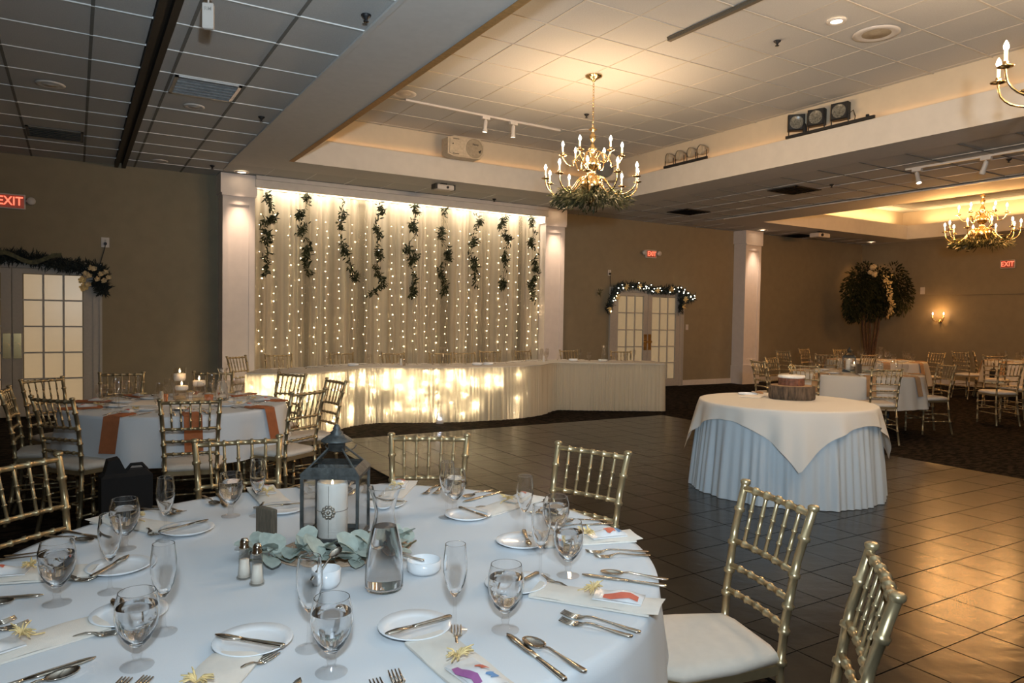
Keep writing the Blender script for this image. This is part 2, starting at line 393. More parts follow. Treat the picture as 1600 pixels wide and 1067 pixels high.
struct(MB().box(2.49, 2.56, -2.6, 10.05, H - .004, H + .03).build('trim_2', M_edge))  # added strip, coloured like the warm glow along the tray edge
struct(MB().box(1.815, 1.855, -4, 10.72, H - .018, H).build('trim_3', M_soffit))
struct(MB().box(11.26, 11.31, -4, 10.4, H - .02, H).build('trim_4', M_white))
# sliding partition track in the left ceiling
tr = struct(MB().box(.48, .53, -4, D, H - .03, H + .10).box(.57, .62, -4, D, H - .03, H + .10).box(.53, .57, -4, D, H + .04, H + .10).build('trim_5', M_brown))
# header board over the drape and its upper moulding
hd = struct(MB().box(2.33, 7.62, 11.36, 11.40, 3.36, 3.53).box(2.33, 7.62, 11.33, 11.36, 3.47, 3.53).box(2.33, 7.62, 11.345, 11.36, 3.36, 3.385).build('trim_6', M_white))

# pilasters
def pilaster(n, x0, x1, yf):
    b = MB().box(x0, x1, yf, D, 0, H)
    root = struct(b.build('trim_%d' % n, M_pil)); root['label'] = ''
    del root['label']
    w = x1 - x0
    MB().box(x0 - .03, x1 + .03, yf - .04, yf + .0, 3.24, H).box(x0 - .03, x0, yf, D, 3.24, H).box(x1, x1 + .03, yf, D, 3.24, H).box(x0 - .015, x1 + .015, yf - .05, yf - .02, 3.20, 3.24).build('capital', M_pil, root)
    MB().box(x0 - .02, x1 + .02, yf - .03, yf, 0, .42).box(x0 - .02, x0, yf, D, 0, .42).box(x1, x1 + .02, yf, D, 0, .42).box(x0 - .03, x1 + .03, yf - .04, yf, .42, .46).build('plinth', M_pil, root)
    f = MB(); i = .085
    f.box(x0, x0 + i, yf - .018, yf, .46, 3.20).box(x1 - i, x1, yf - .018, yf, .46, 3.20).box(x0 + i, x1 - i, yf - .018, yf, 3.08, 3.20).box(x0 + i, x1 - i, yf - .018, yf, .46, .58)
    f.build('panel_frame', M_pil, root)
    return root
pilaster(7, 1.87, 2.33, 11.45); pilaster(8, 7.62, 8.06, 11.45); pilaster(9, 13.14, 13.66, 11.47)

# ------------------------------------------------------------ french doors
def french_doors(n, xc, lw, zt, pane, tw=.10):
    # a short name-numbered structure root: casing, then two leaves with their panes
    y = 11.8
    root = struct(MB().box(xc - lw - tw, xc - lw, y - .05, y, 0, zt + tw).box(xc + lw, xc + lw + tw, y - .05, y, 0, zt + tw).box(xc - lw, xc + lw, y - .05, y, zt, zt + tw)
                  .box(xc - lw - tw - .012, xc - lw - tw + .02, y - .062, y - .05, 0, zt + tw).box(xc + lw + tw - .02, xc + lw + tw + .012, y - .062, y - .05, 0, zt + tw).build('door_%d' % n, M_doorp))
    for s in (-1, 1):
        a = xc + (0.004 if s > 0 else -lw); b = xc + (lw if s > 0 else -.004)
        i = .115
        px0, px1 = a + i, b - i; z0, z1 = .16, zt - .07
        leaf = MB().box(a, px0, y - .04, y - .002, .01, zt - .005).box(px1, b, y - .04, y - .002, .01, zt - .005).box(px0, px1, y - .04, y - .002, .01, z0).box(px0, px1, y - .04, y - .002, z1, zt - .005)
        lf = leaf.build('door_leaf', M_doorp, root)
        cw = (px1 - px0) / 3; ch = (z1 - z0) / 5
        mu = MB()
        for k in (1, 2): mu.box(px0 + k * cw - .013, px0 + k * cw + .013, y - .036, y - .006, z0, z1)
        for k in range(1, 5): mu.box(px0, px1, y - .034, y - .006, z0 + k * ch - .011, z0 + k * ch + .011)
        mu.build('muntin', M_doorp, lf)
        pm = MB().box(0, cw - .026, 0, .006, 0, ch - .022).mesh('pane', pane)
        for u in range(3):
            for v in range(5): inst('pane', pm, lf, (px0 + u * cw + .013, y - .016, z0 + v * ch + .011))
        pa, pb = (a + .012, a + .10) if s > 0 else (b - .10, b - .012)
        MB().bevbox(pa, pb, y - .046, y - .04, .80, 1.14, .002).build('push_plate', M_brass, lf)
        xm = (pa + pb) / 2
        MB().tube([(xm, y - .046, .98), (xm, y - .09, .98), (xm, y - .10, .98)], [.012, .012, .026], 10).build('door_knob', M_brass, lf)
    return root
french_doors(1, -.73, .94, 2.02, M_pane)
french_doors(2, 10.50, .93, 2.02, M_pane2)

# ------------------------------------------------------------ wall fixtures
def text_obj(txt, size, m, parent, loc, rot, depth=.004, name='lettering', xs=1):
    c = bpy.data.curves.new(name, 'FONT'); c.body = txt; c.size = size; c.extrude = depth; c.align_x = 'CENTER'; c.align_y = 'CENTER'; c.offset = size * .012
    c.materials.append(m); tmp = bpy.data.objects.new('tmp_text', c); C.objects.link(tmp); bpy.context.view_layer.update()
    me = bpy.data.meshes.new_from_object(tmp.evaluated_get(bpy.context.evaluated_depsgraph_get())); bpy.data.objects.remove(tmp)
    if not me.materials: me.materials.append(m)
    o = bpy.data.objects.new(name, me); link(o, parent); o.location = loc; o.rotation_euler = rot; o.scale = (xs, 1, 1); return o
def exit_sign(loc, rz, label, heads, w=.30, h=.19):
    r = empty('exit_sign', loc, rz, label, 'sign')
    MB().bevbox(-w / 2, w / 2, -.05, 0, -h / 2, h / 2, .006).build('housing', M_white, r)
    MB().box(-w / 2 + .015, w / 2 - .015, -.054, -.05, -h / 2 + .015, h / 2 - .015).build('face', M_exitf, r)
    text_obj('EXIT', h * .80, M_exit, r, (0, -.056, 0), (PI / 2, 0, 0), xs=.86)
    for s in heads:
        hx = s * (w / 2 + .065)
        MB().lathe([(0, 0), (.045, 0), (.052, .015), (.05, .05), (.03, .07), (0, .075)], 14, M=Tm((hx, -.09, .02), 0, -PI / 2)).tube([(s * w / 2, -.02, .02), (hx, -.04, .02)], .012, 6).build('lamp_head', M_white, r)
    return r
exit_sign((-.74, 11.80, 2.90), 0, 'lit red EXIT sign above the left garlanded double doors', (1,), .34, .20)
exit_sign((10.56, 11.80, 2.86), 0, 'small lit red EXIT sign over the double doors right of the drape', (-1, 1), .28, .17)
exit_sign((18.06, 8.23, 2.83), -PI / 2, 'small dim EXIT sign high on the far right wall', (), .30, .19)
def plate(nm, loc, rz, label, cat, w=.075, h=.12, kind='outlet'):
    r = empty(nm, loc, rz, label, cat)
    MB().bevbox(-w / 2, w / 2, -.008, 0, -h / 2, h / 2, .003).build('cover_plate', M_white, r)
    if kind == 'outlet':
        MB().box(-.012, .012, -.011, -.008, .008, .038).box(-.012, .012, -.011, -.008, -.038, -.008).build('socket', M_doorp, r)
        MB().tube([(0, -.008, -.02), (0, -.04, -.02)], .022, 10).build('plug', M_black, r)
    else: MB().box(-.008, .008, -.016, -.008, -.012, .014).build('toggle', M_white, r)
    return r
plate('wall_outlet', (.365, 11.80, 2.43), 0, 'white wall outlet with black plug above the left door garland', 'outlet', .10, .14)
plate('wall_outlet', (9.46, 11.80, 2.41), 0, 'small white outlet above left end of the lit door garland', 'outlet')
plate('light_switch', (11.69, 11.80, 1.30), 0, 'white light switch beside the double doors right of the drape', 'switch', kind='s')
plate('wall_thermostat', (18.06, 10.15, 2.28), -PI / 2, 'small cream wall plate beside the dark tree on the right wall', 'plate', .11, .17, kind='s')
def cord(pts, label): return tag(MB().tube(pts, .006, 6).build('power_cord', M_black), label, 'cord')
cord([(.365, 11.76, 2.41), (.36, 11.78, 2.36), (.33, 11.78, 2.24), (.30, 11.77, 2.12)], 'thin black cord from plug down into the dark door garland')
cord([(9.46, 11.76, 2.39), (9.47, 11.78, 2.30), (9.48, 11.78, 2.18), (9.50, 11.76, 2.05)], 'thin black cord hanging down to the lit door garland')
# sconce on the far right wall
sc = empty('wall_sconce', (18.10, 9.71, 1.60), -PI / 2, 'small brass two-candle wall sconce glowing on the far right wall', 'sconce')
MB().lathe([(0, 0), (.05, 0), (.045, .02), (.02, .035), (0, .04)], 14, M=Tm((0, 0, -.06), 0, PI / 2)).lathe([(0, -.13), (.02, -.11), (.008, -.09), (.018, -.06), (0, -.04)], 10, (0, -.06, 0)).build('backplate', M_brass, sc)
for s in (-1, 1):
    ar = MB().tube([(0, -.03, -.05), (s * .06, -.08, -.09), (s * .12, -.11, -.06), (s * .13, -.12, .0)], .007, 8).lathe([(0, 0), (.03, .008), (.032, .016), (.01, .012)], 12, (s * .13, -.12, 0)).build('arm', M_brass, sc)
    MB().tube([(s * .13, -.12, .01), (s * .13, -.12, .085)], .010, 8).build('candle_sleeve', M_sleeve, ar)
    MB().lathe([(.006, 0), (.014, .018), (.012, .032), (.004, .05), (0, .056)], 10, (s * .13, -.12, .085)).build('bulb', M_bulb, ar)

# ------------------------------------------------------------ chiavari chair
def bamboo(path, r, rings, n=8, ringr=1.42, fine=16):
    """round rod along a polyline with raised bamboo rings at the given fractions of its length"""
    P = [Vector(p) for p in path]; L = [0]
    for a, b in zip(P, P[1:]): L.append(L[-1] + (b - a).length)
    tot = L[-1]
    def at(t):
        d = t * tot
        for i in range(len(P) - 1):
            if d <= L[i + 1] + 1e-9: return P[i].lerp(P[i + 1], (d - L[i]) / max(1e-9, L[i + 1] - L[i]))
        return P[-1]
    ts = {0.0: r, 1.0: r}
    for l in L[1:-1]: ts[l / tot] = r
    w = r * .45 / tot
    for g in rings:
        for o, k in ((-1.6, 1), (-1, ringr), (1, ringr), (1.6, 1)):
            t = g + o * w
            if 0 <= t <= 1: ts[t] = r * k
    tt = sorted(ts)
    return [at(t) for t in tt], [ts[t] for t in tt]
def make_chair(cushion=True, woven=False):
    root = empty('chiavari_chair', (0, 0, -20), 0, 'x', 'chair')
    def post(s):
        x = lambda z: s * (.162 + .010 * (z / .45 if z < .45 else 1) * 0 + (0 if z < .46 else .0) ) 
        pts = [(s * .172, -.245, .0), (s * .160, -.205, .20), (s * .150, -.185, .43), (s * .154, -.196, .58), (s * .162, -.225, .76), (s * .172, -.268, .915)]
        P, R = bamboo(pts, .0125, (.18, .36, .50, .60, .68, .78, .90))
        b = MB().tube(P, R, 8); e = Vector(pts[-1])
        b.lathe([(.0125, -.01), (.017, -.004), (.017, .004), (.012, .008), (0, .010)], 10, e)
        return b
    for s in (-1, 1): post(s).build('back_post', M_gold, root)
    def yz(z):
        pts = [(.150, -.185, .43), (.154, -.196, .58), (.162, -.225, .76), (.172, -.268, .915)]
        for a, b in zip(pts, pts[1:]):
            if z <= b[2]: t = (z - a[2]) / (b[2] - a[2]); return a[0] + (b[0] - a[0]) * t, a[1] + (b[1] - a[1]) * t
        return pts[-1][0], pts[-1][1]
    def rail(z, r, nm, rings):
        x, y = yz(z); P, R = bamboo([(-x, y, z), (-x * .5, y - .008, z), (0, y - .011, z), (x * .5, y - .008, z), (x, y, z)], r, rings)
        MB().tube(P, R, 8).build(nm, M_gold, root)
    rg = (.17, .335, .5, .665, .83)
    rail(.895, .0105, 'top_rail', rg); rail(.725, .009, 'cross_rail', rg); rail(.645, .009, 'cross_rail', rg); rail(.565, .009, 'cross_rail', rg)
    for k in range(5):
        f = (-1 + (k + 1) / 3.0)
        xa, ya = yz(.725); xb, yb = yz(.895)
        c = .009 * (1 - abs(f) ** 2)
        P, R = bamboo([(xa * f, ya - c, .725), ((xa + xb) / 2 * f, (ya + yb) / 2 - c, .81), (xb * f, yb - c, .895)], .0062, (.3, .62), 6)
        MB().tube(P, R, 6).build('spindle', M_gold, root)
    # seat frame, slightly trapezoid
    ou = [(-.155, -.195), (.155, -.195), (.195, .17), (.17, .20), (-.17, .20), (-.195, .17)]
    MB().prism(ou, .425, .452).build('seat_frame', M_gold, root)
    if cushion:
        def off(k): return [(x * k, .002 + (y - .002) * k) for x, y in [(-.155, -.185), (-.10, -.20), (.10, -.20), (.155, -.185), (.185, -.02), (.195, .15), (.165, .19), (0, .20), (-.165, .19), (-.195, .15), (-.185, -.02)]]
        cb = MB(); rings = [(.95, .452), (1.0, .462), (1.0, .474), (.95, .486), (.82, .494), (.4, .499)]
        vs = []
        for k, z in rings: vs += [Vector((x, y, z)) for x, y in off(k)]
        n = 11; fs = [(i * n + a, i * n + (a + 1) % n, (i + 1) * n + (a + 1) % n, (i + 1) * n + a) for i in range(len(rings) - 1) for a in range(n)]
        cb.add(vs, fs + [tuple((len(rings) - 1) * n + a for a in range(n))], True); cb.build('seat_cushion', M_cush, root)
    for s in (-1, 1):
        P, R = bamboo([(s * .172, .178, 0), (s * .178, .175, .43)], .0115, (.12, .45, .72, .9)); MB().tube(P, R, 8).build('leg', M_gold, root)
        for z in (.17, .27):
            P, R = bamboo([(s * .160, -.208 + (z - .2) * .05, z), (s * .174, .176, z)], .0065, (.2, .5, .8), 6); MB().tube(P, R, 6).build('stretcher', M_gold, root)
    for y, w, z in ((.176, .174, .22), (.176, .174, .32), (-.205, .158, .24)):
        P, R = bamboo([(-w, y, z), (w, y, z)], .0065, (.2, .5, .8), 6); MB().tube(P, R, 6).build('stretcher', M_gold, root)
    return root
chair0 = make_chair(); first = [True]
def chair(mx, my, facing, label, group):
    """mx, my: middle of the top of the back; facing in degrees (where the sitter looks)"""
    a = math.radians(facing); ox = mx + .268 * math.cos(a); oy = my + .268 * math.sin(a)
    z = .008 if (2.4 < ox < 7.64 and oy < 8.17) else -.004
    if first[0]: first[0] = False; o = chair0; o.location = (ox, oy, z); o.rotation_euler = (0, 0, a - PI / 2); o['label'] = label; o['group'] = group; return o
    return dup(chair0, (ox, oy, z), a - PI / 2, label, group)
G1 = 'chairs around the front lantern table'
for a in [(-.19, 3.09, -50, 'silvery gold chair cropped at the left edge, nearest one there'),
          (.60, 3.27, -95, 'gold chair back showing behind the front table left of the lantern'),
          (1.38, 3.00, -119, 'gold chair back right of the lantern against the glowing dance floor'),
          (1.85, 2.40, -160, 'gold chair back standing before the dark dance floor, right of the champagne glasses'),
          (1.88, 1.49, 164, 'gold chair with white seat pulled up at the right of the front table'),
          (1.52, .92, 130, 'gold chair back cropped in the bottom right corner')]: chair(*a, G1)
G2 = 'chairs around the rust napkin table'
for a in [(-.42, 6.03, -5, 'gold chair cropped at the left edge beside the rust napkin table'),
          (-.23, 6.83, -52, 'gold chair in front of the left glass doors, ivory seat showing'),
          (-.13, 5.30, 40, 'gold chair left of the rust napkin table with seat turned toward it'),
          (.35, 7.28, -97, 'gold chair back behind the table, right of the left glass doors'),
          (1.09, 7.12, -110, 'gold chair back behind the carafe and floating candles'),
          (.61, 4.87, 80, 'gold chair seen from behind in the middle of the rust napkin table'),
          (1.70, 6.70, -151, 'gold chair right of the rust napkin table, against the lit skirt'),
          (1.42, 5.12, 123, 'gold chair at the near right of the rust napkin table, behind the lantern'),
          (1.86, 5.90, 189, 'gold chair seen edge-on against the lit skirt, right of the rust napkin table')]: chair(*a, G2)
G3 = 'chairs behind the head table'
for a in [(1.74, 9.62, -50, 'gold chair at the left end of the head table by the pilaster'),
          (2.34, 9.95, -95, 'second gold chair from the left behind the head table'),
          (3.26, 10.12, -88, 'gold chair behind the head table below the third leaf garland from left'),
          (3.98, 9.95, -92, 'gold chair behind the head table below the fourth leaf garland from left'),
          (4.66, 9.78, -95, 'gold chair left of the close pair behind the head table'),
          (5.10, 9.84, -95, 'gold chair right of the close pair behind the head table'),
          (5.72, 10.15, -110, 'narrow-looking turned gold chair behind the head table'),
          (6.36, 10.18, -80, 'gold chair behind the head table below the rightmost leaf garland'),
          (7.24, 10.10, -95, 'gold chair behind the head table just right of the right drape pilaster'),
          (7.98, 9.60, -120, 'gold chair at the right end of the head table before the glass doors')]: chair(*a, G3)
G4 = 'chairs around the round table behind the cake'
for a in [(8.03, 6.75, -20, 'gold chair at the left rim of the table behind the cake, edge turned'),
          (9.05, 7.35, -80, 'gold chair just right of the annex pilaster'),
          (7.92, 5.91, 22, 'gold chair standing directly behind the log cake'),
          (8.26, 5.03, 53, 'gold chair with ivory seat right behind the cake table edge'),
          (10.02, 5.27, 155, 'gold chair standing alone right of the table behind the cake, seat facing left')]: chair(*a, G4)
G5 = 'chairs around the far annex tables'
for a in [(11.20, 8.84, -10, 'dark gold chair near the annex back wall, side turned'),
          (12.65, 9.48, -85, 'gold chair against the annex back wall left of the tree'),
          (13.20, 9.05, -100, 'gold chair half hidden behind the far lantern'),
          (10.95, 7.75, 40, 'gold chair between the annex tables left of the far lantern'),
          (11.70, 7.45, 80, 'gold chair back between the far glasses under the tree'),
          (13.90, 7.50, 170, 'gold chair right of the tree trunk with seat to the left'),
          (14.9, 7.60, -10, 'gold chair left of the far right table, seat toward it'),
          (15.7, 7.75, -60, 'gold chair behind the one left of the far right table'),
          (13.9, 6.50, 20, 'gold chair in front of the far right table, back toward viewer'),
          (11.5, 5.15, 60, 'gold chair nearest the right edge of the picture in the annex'),
          (12.6, 5.3, 75, 'gold chair cropped by the right picture edge at the far right table')]: chair(*a, G5)

# ------------------------------------------------------------ tables and cloths
def round_cloth(name, R, zt, drop, m, folds=14, amp=.03, seed=1, flare=.05, square=None, rot=0, n=144, pleat=0, zbot=None):
    rnd = random.Random(seed); ph = [rnd.uniform(0, 6.28) for _ in range(4)]
    b = MB(); vs = []; rows = []
    inner = [R * k for k in (.0, .3, .55, .75, .9, .975)]
    hang = [0.0, .06, .14, .25, .38, .52, .68, .84, 1.0]
    for r in inner: rows.append(('f', r))
    for h in hang: rows.append(('h', h))
    for kind, v in rows:
        for k in range(n):
            a = 2 * PI * k / n; ca, sa = math.cos(a), math.sin(a)
            dr = drop
            if square:
                q = a - rot; dr = max(.02, square / max(abs(math.cos(q)), abs(math.sin(q))) - R)
            if kind == 'f': r = v; z = zt + .0006 * math.sin(5 * a + 3 * r)
            else:
                s = v * dr; t = s / max(drop, .3)
                wv = (math.sin(folds * a + ph[0]) + .5 * math.sin((folds * 1.63) // 1 * a + ph[1]) + .35 * math.sin((folds * 2.4) // 1 * a + ph[2])) / 1.6
                if pleat: wv += pleat * math.sin(pleat_n * a + 2 * math.sin(7 * a + ph[3]))
                g = min(1, t * 1.6)
                r = R + .006 * min(1, v * 12) + flare * t + amp * g * wv
                z = zt - s + (0 if v > 0 else -.0)
                if 0 < v < .1: r -= .002
                if v == 0: z -= .002
            vs.append(Vector((r * ca, r * sa, z)))
    fs = []
    L = len(rows)
    for i in range(L - 1):
        for k in range(n):
            j = (k + 1) % n; fs.append((i * n + k, i * n + j, (i + 1) * n + j, (i + 1) * n + k))
    b.add(vs, fs, True)
    return b
pleat_n = 62
def round_table(x, y, R, label, group=None):
    r = empty('round_table', (x, y, 0), 0, label, 'table', group)
    MB().lathe([(0, .72), (R - .01, .72), (R - .006, .724), (R - .006, .748), (R - .01, .752), (0, .752)], 40).build('tabletop', M_woodb, r)
    for k in range(4):
        a = PI / 4 + k * PI / 2; c, s = math.cos(a), math.sin(a)
        MB().tube([(.55 * R * c, .55 * R * s, .72), (.50 * R * c, .50 * R * s, .0)], .016, 8).build('leg', M_black, r)
    return r
def cloth(x, y, b, m, label, group=None, name='tablecloth', cat='tablecloth'):
    o = b.build(name, m); o.location = (x, y, 0); return tag(o, label, cat, group)
TX, TY = .63, 2.01; ZT = .760
round_table(TX, TY, .91, 'large round table under the white cloth in the foreground')
cloth(TX, TY, round_cloth('c', .912, .758, .62, M_linen, 11, .035, 3, .06), M_linen, 'white cloth on the large foreground table with the lantern')
UX, UY = .67, 6.02
round_table(UX, UY, .78, 'round table under the white cloth with rust napkins')
cloth(UX, UY, round_cloth('c', .782, .758, .33, M_linen, 9, .03, 8, .05), M_linen, 'white cloth under rust napkins and floating candles, before the glass doors')
VX, VY = 9.35, 6.15
round_table(VX, VY, .84, 'round table behind the cake table under an ivory cloth')
cloth(VX, VY, round_cloth('c', .842, .758, .42, M_linenw, 10, .035, 12, .06), M_linenw, 'ivory cloth on the round table directly behind the log cake')
WX, WY = 12.75, 8.0
round_table(WX, WY, .84, 'round table furthest back, near the dark tree')
cloth(WX, WY, round_cloth('c', .842, .758, .42, M_linenw, 10, .035, 15, .06), M_linenw, 'ivory cloth on the furthest table, beneath the dark tree')
ZX, ZY = 15.75, 6.65
round_table(ZX, ZY, .84, 'round table cut by the right edge in the annex')
cloth(ZX, ZY, round_cloth('c', .842, .758, .42, M_linenw, 10, .035, 19, .06), M_linenw, 'ivory cloth on the table cut by the right edge in the annex')
# cake table
CX, CY = 5.29, 4.13
round_table(CX, CY, .72, 'round cake table on the dark dance floor')
cloth(CX, CY, round_cloth('c', .722, .756, .745, M_satin, 17, .016, 5, .07, pleat=.55, n=420), M_satin, 'pale blue-grey pleated skirt of the cake table reaching the floor', name='table_skirt', cat='table skirt')
cloth(CX, CY, round_cloth('c', .728, .762, .42, M_linenw, 13, .030, 21, .10, square=.845, rot=math.radians(-179.5), n=240), M_linenw, 'square ivory overlay cloth with hanging points on the cake table', name='overlay_cloth')

# head table (serpentine)
def smooth(pts, n):
    P = [Vector((x, y, 0)) for x, y in pts]; out = []
    P = [P[0] * 2 - P[1]] + P + [P[-1] * 2 - P[-2]]
    for i in range(1, len(P) - 2):
        for k in range(12):
            t = k / 12; a, b, c, d = P[i - 1], P[i], P[i + 1], P[i + 2]
            out.append(.5 * ((2 * b) + (c - a) * t + (2 * a - 5 * b + 4 * c - d) * t * t + (3 * b - a - 3 * c + d) * t ** 3))
    out.append(P[-2]); L = [0]
    for a, b in zip(out, out[1:]): L.append(L[-1] + (b - a).length)
    res = []; j = 0
    for k in range(n):
        d = L[-1] * k / (n - 1)
        while j < len(L) - 2 and L[j + 1] < d: j += 1
        t = (d - L[j]) / max(1e-9, L[j + 1] - L[j]); res.append(out[j].lerp(out[j + 1], t))
    return res, L[-1]
FR = [(1.70, 8.76), (2.02, 8.58), (2.34, 8.52), (2.70, 8.78), (3.08, 9.10), (3.50, 9.20), (4.00, 8.98), (4.55, 8.82), (5.30, 8.77), (5.88, 8.93), (6.26, 9.22), (6.50, 9.32), (6.80, 9.13), (7.35, 8.82), (7.95, 8.50)]
RE = [(1.98, 9.42), (2.25, 9.38), (2.60, 9.55), (3.00, 9.85), (3.40, 9.98), (4.00, 9.82), (4.60, 9.60), (5.30, 9.53), (5.70, 9.66), (6.10, 9.92), (6.60, 10.05), (7.00, 9.92), (7.60, 9.55), (8.32, 9.14)]
fp, fl_len = smooth(FR, 160); rp, _ = smooth(RE, 160)
ht = empty('head_table', (5.0, 9.2, 0), 0, 'long serpentine head table along the draped wall', 'table')
o5 = Vector((5.0, 9.2, 0))
def strip(m, zt, th, grow=0):
    b = MB(); vs = []
    for a, c in zip(fp, rp):
        d = (a - c).normalized() * grow
        for p in (a + d, c - d):
            for z in (zt - th, zt): vs.append(Vector((p.x - 5.0, p.y - 9.2, z)))
    fs = []
    for i in range(len(fp) - 1):
        q = i * 4; r = q + 4
        fs += [(q + 1, r + 1, r + 3, q + 3), (q, q + 2, r + 2, r), (q, r, r + 1, q + 1), (q + 2, q + 3, r + 3, r + 2)]
    fs += [(0, 1, 3, 2), (len(vs) - 4, len(vs) - 2, len(vs) - 1, len(vs) - 3)]
    return b.add(vs, fs)
strip(M_woodb, .752, .03).build('tabletop', M_woodb, ht)
for k in (6, 40, 78, 118, 152):
    for q in (.15, .85):
        p = fp[k].lerp(rp[k], q); MB().tube([(p.x - 5, p.y - 9.2, .72), (p.x - 5, p.y - 9.2, 0)], .016, 8).build('leg', M_black, ht)
tc_ = strip(M_linenw, .762, .010, .012).build('tablecloth', M_linenw); tc_.location = o5; tag(tc_, 'ivory cloth on top of the long serpentine head table', 'tablecloth')
# pleated skirt: along the front, round both ends
sk = []
nf = 900
f2, ln = smooth(FR, nf)
path = [rp[0].lerp(fp[0], t / 20) for t in range(20)] + f2 + [fp[-1].lerp(rp[-1], t / 20) for t in range(1, 21)]
rnd = random.Random(4); b = MB(); vs = []; zs = [.752, .70, .55, .35, .15, .012]
Ls = [0]
for a, c in zip(path, path[1:]): Ls.append(Ls[-1] + (c - a).length)
for i, p in enumerate(path):
    t = (path[min(i + 1, len(path) - 1)] - path[max(0, i - 1)]).normalized(); nrm = Vector((t.y, -t.x, 0))
    s = Ls[i]; wv = math.sin(s * 100 + 2.2 * math.sin(s * 9.3) + 1.2 * math.sin(s * 23)) * (.7 + .3 * math.sin(s * 5.7)) + .5 * math.sin(s * 31 + 1)
    for k, z in enumerate(zs):
        am = (.003, .007, .010, .013, .015, .017)[k]
        q = p + nrm * (.018 + am * wv + .012 * k / 5); vs.append(Vector((q.x - 5, q.y - 9.2, z)))
m_ = len(zs)
b.add(vs, [(i * m_ + k, i * m_ + k + 1, (i + 1) * m_ + k + 1, (i + 1) * m_ + k) for i in range(len(path) - 1) for k in range(m_ - 1)], True)
so = b.build('table_skirt', M_skirt); so.location = o5; tag(so, 'long ivory sheer pleated skirt around the head table, its left half lit from inside', 'table skirt')
# opaque liner only where the skirt is unlit (right stretch)
b = MB(); seg = [p for p in fp if p.x > 5.45]; vs = []
for p in seg:
    for z in (.01, .74): vs.append(Vector((p.x - 5, p.y - 9.2 + .012, z)))
b.add(vs, [(2 * i, 2 * i + 2, 2 * i + 3, 2 * i + 1) for i in range(len(seg) - 1)]); ln_ = b.build('skirt_liner', M_linenw, ht)
# light strings hung behind the skirt
rnd = random.Random(11)
ks = [k for k in range(1, 158) if fp[k].x < 5.62]
g_ = 'light strings behind the head table skirt'
ORD3 = 'first second third fourth fifth sixth seventh eighth ninth tenth eleventh twelfth thirteenth fourteenth fifteenth sixteenth seventeenth eighteenth nineteenth twentieth'.split()
ORD4 = ORD3 + ['twenty-' + w for w in ORD3[:9]] + ['thirtieth'] * 9
for q, k in enumerate(ks[::4]):
    p = fp[k]; t = (fp[k + 1] - fp[k - 1]).normalized(); nrm = Vector((t.y, -t.x, 0)); dns = 1 if p.x < 4.4 else .55
    r = empty('light_string', (p.x, p.y, 0), 0, 'warm light string glowing through the head table skirt, %s from its left end' % (ORD4[q]), 'string lights', g_)
    pts = []; bb = MB(); nb = 0
    for z in [.70 - .085 * i for i in range(8)]:
        off = nrm * rnd.uniform(-.050, -.012) + t * rnd.uniform(-.03, .03); w = Vector((off.x, off.y, z + rnd.uniform(-.03, .03))); pts.append(w)
        if rnd.random() < (.85 if z > .45 else .5) * dns: bb.ball(w, .0055, 6, 4); nb += 1
    MB().tube(pts, .0015, 4).build('wire', M_wire, r)
    if nb: bb.build('bulb', M_fairyb, r)['kind'] = 'stuff'
up = empty('uplight', (4.23, 8.86, 0), 0, 'small white floor light with bluish glow at the foot of the head table skirt', 'light')
MB().lathe([(0, 0), (.05, 0), (.05, .03), (.035, .05), (0, .05)], 14).build('base', M_white, up)
M_blueled = mat('blue_white_led', (.6, .7, 1), .3, emit=(.55, .68, 1), estr=60)
MB().ball((0, .0, .062), .014, 8, 6).build('lamp', M_blueled, up)

# ------------------------------------------------------------ drape, garlands and strings on the drape
b = MB(); vs = []; n = 1100; zs = [.02, .8, 1.6, 2.4, 3.0, 3.37]
rnd = random.Random(2); x0, x1 = 2.34, 7.615
for i in range(n + 1):
    x = x0 + (x1 - x0) * i / n; s = x * 1.0
    wv = math.sin(s * 62 + 2.5 * math.sin(s * 6.1) + 1.5 * math.sin(s * 14.7)) + .6 * math.sin(s * 23 + 1.3 * math.sin(s * 3.1))
    for k, z in enumerate(zs):
        am = (.030, .028, .025, .022, .018, .012)[k]
        vs.append(Vector((x - 5, 11.62 + am * wv * (1 + .12 * math.sin(k * 2.1 + s * 11)) - 11.62, z)))
m_ = len(zs); b.add(vs, [(i * m_ + k, (i + 1) * m_ + k, (i + 1) * m_ + k + 1, i * m_ + k + 1) for i in range(n) for k in range(m_ - 1)], True)
dr = b.build('sheer_drape', M_drape); dr.location = (5, 11.62, 0); tag(dr, 'wide cream sheer drape hanging between two pilasters behind the head table', 'drape')
rod = MB().tube([(2.33, 11.62, 3.375), (7.62, 11.62, 3.375)], .015, 8).build('drape_rod', M_white); tag(rod, 'thin rod carrying the cream drape behind the header', 'rod')

ORD = 'first second third fourth fifth sixth seventh eighth ninth tenth eleventh twelfth thirteenth'.split()
rnd = random.Random(5)
for q in range(25):
    x = 2.44 + q * .212 + rnd.uniform(-.03, .03); zt = 3.1 if q % 2 else 3.25
    r = empty('light_string', (x, 11.555, 0), 0, 'string of tiny warm lights on the drape, %s from the %s pilaster' % (ORD[q if q < 13 else 24 - q], 'left' if q < 13 else 'right'), 'string lights', 'light strings on the drape')
    pts = []; bb = MB(); z = zt
    while z > .82:
        w = Vector((rnd.uniform(-.035, .035), rnd.uniform(-.012, .008), z)); pts.append(w)
        if z < 3.0: bb.ball(w, .0055 if rnd.random() < .85 else .009, 6, 4)
        z -= rnd.uniform(.10, .17)
    MB().tube(pts, .0015, 4).build('wire', M_wire, r); bb.build('bulb', M_fairy, r)['kind'] = 'stuff'

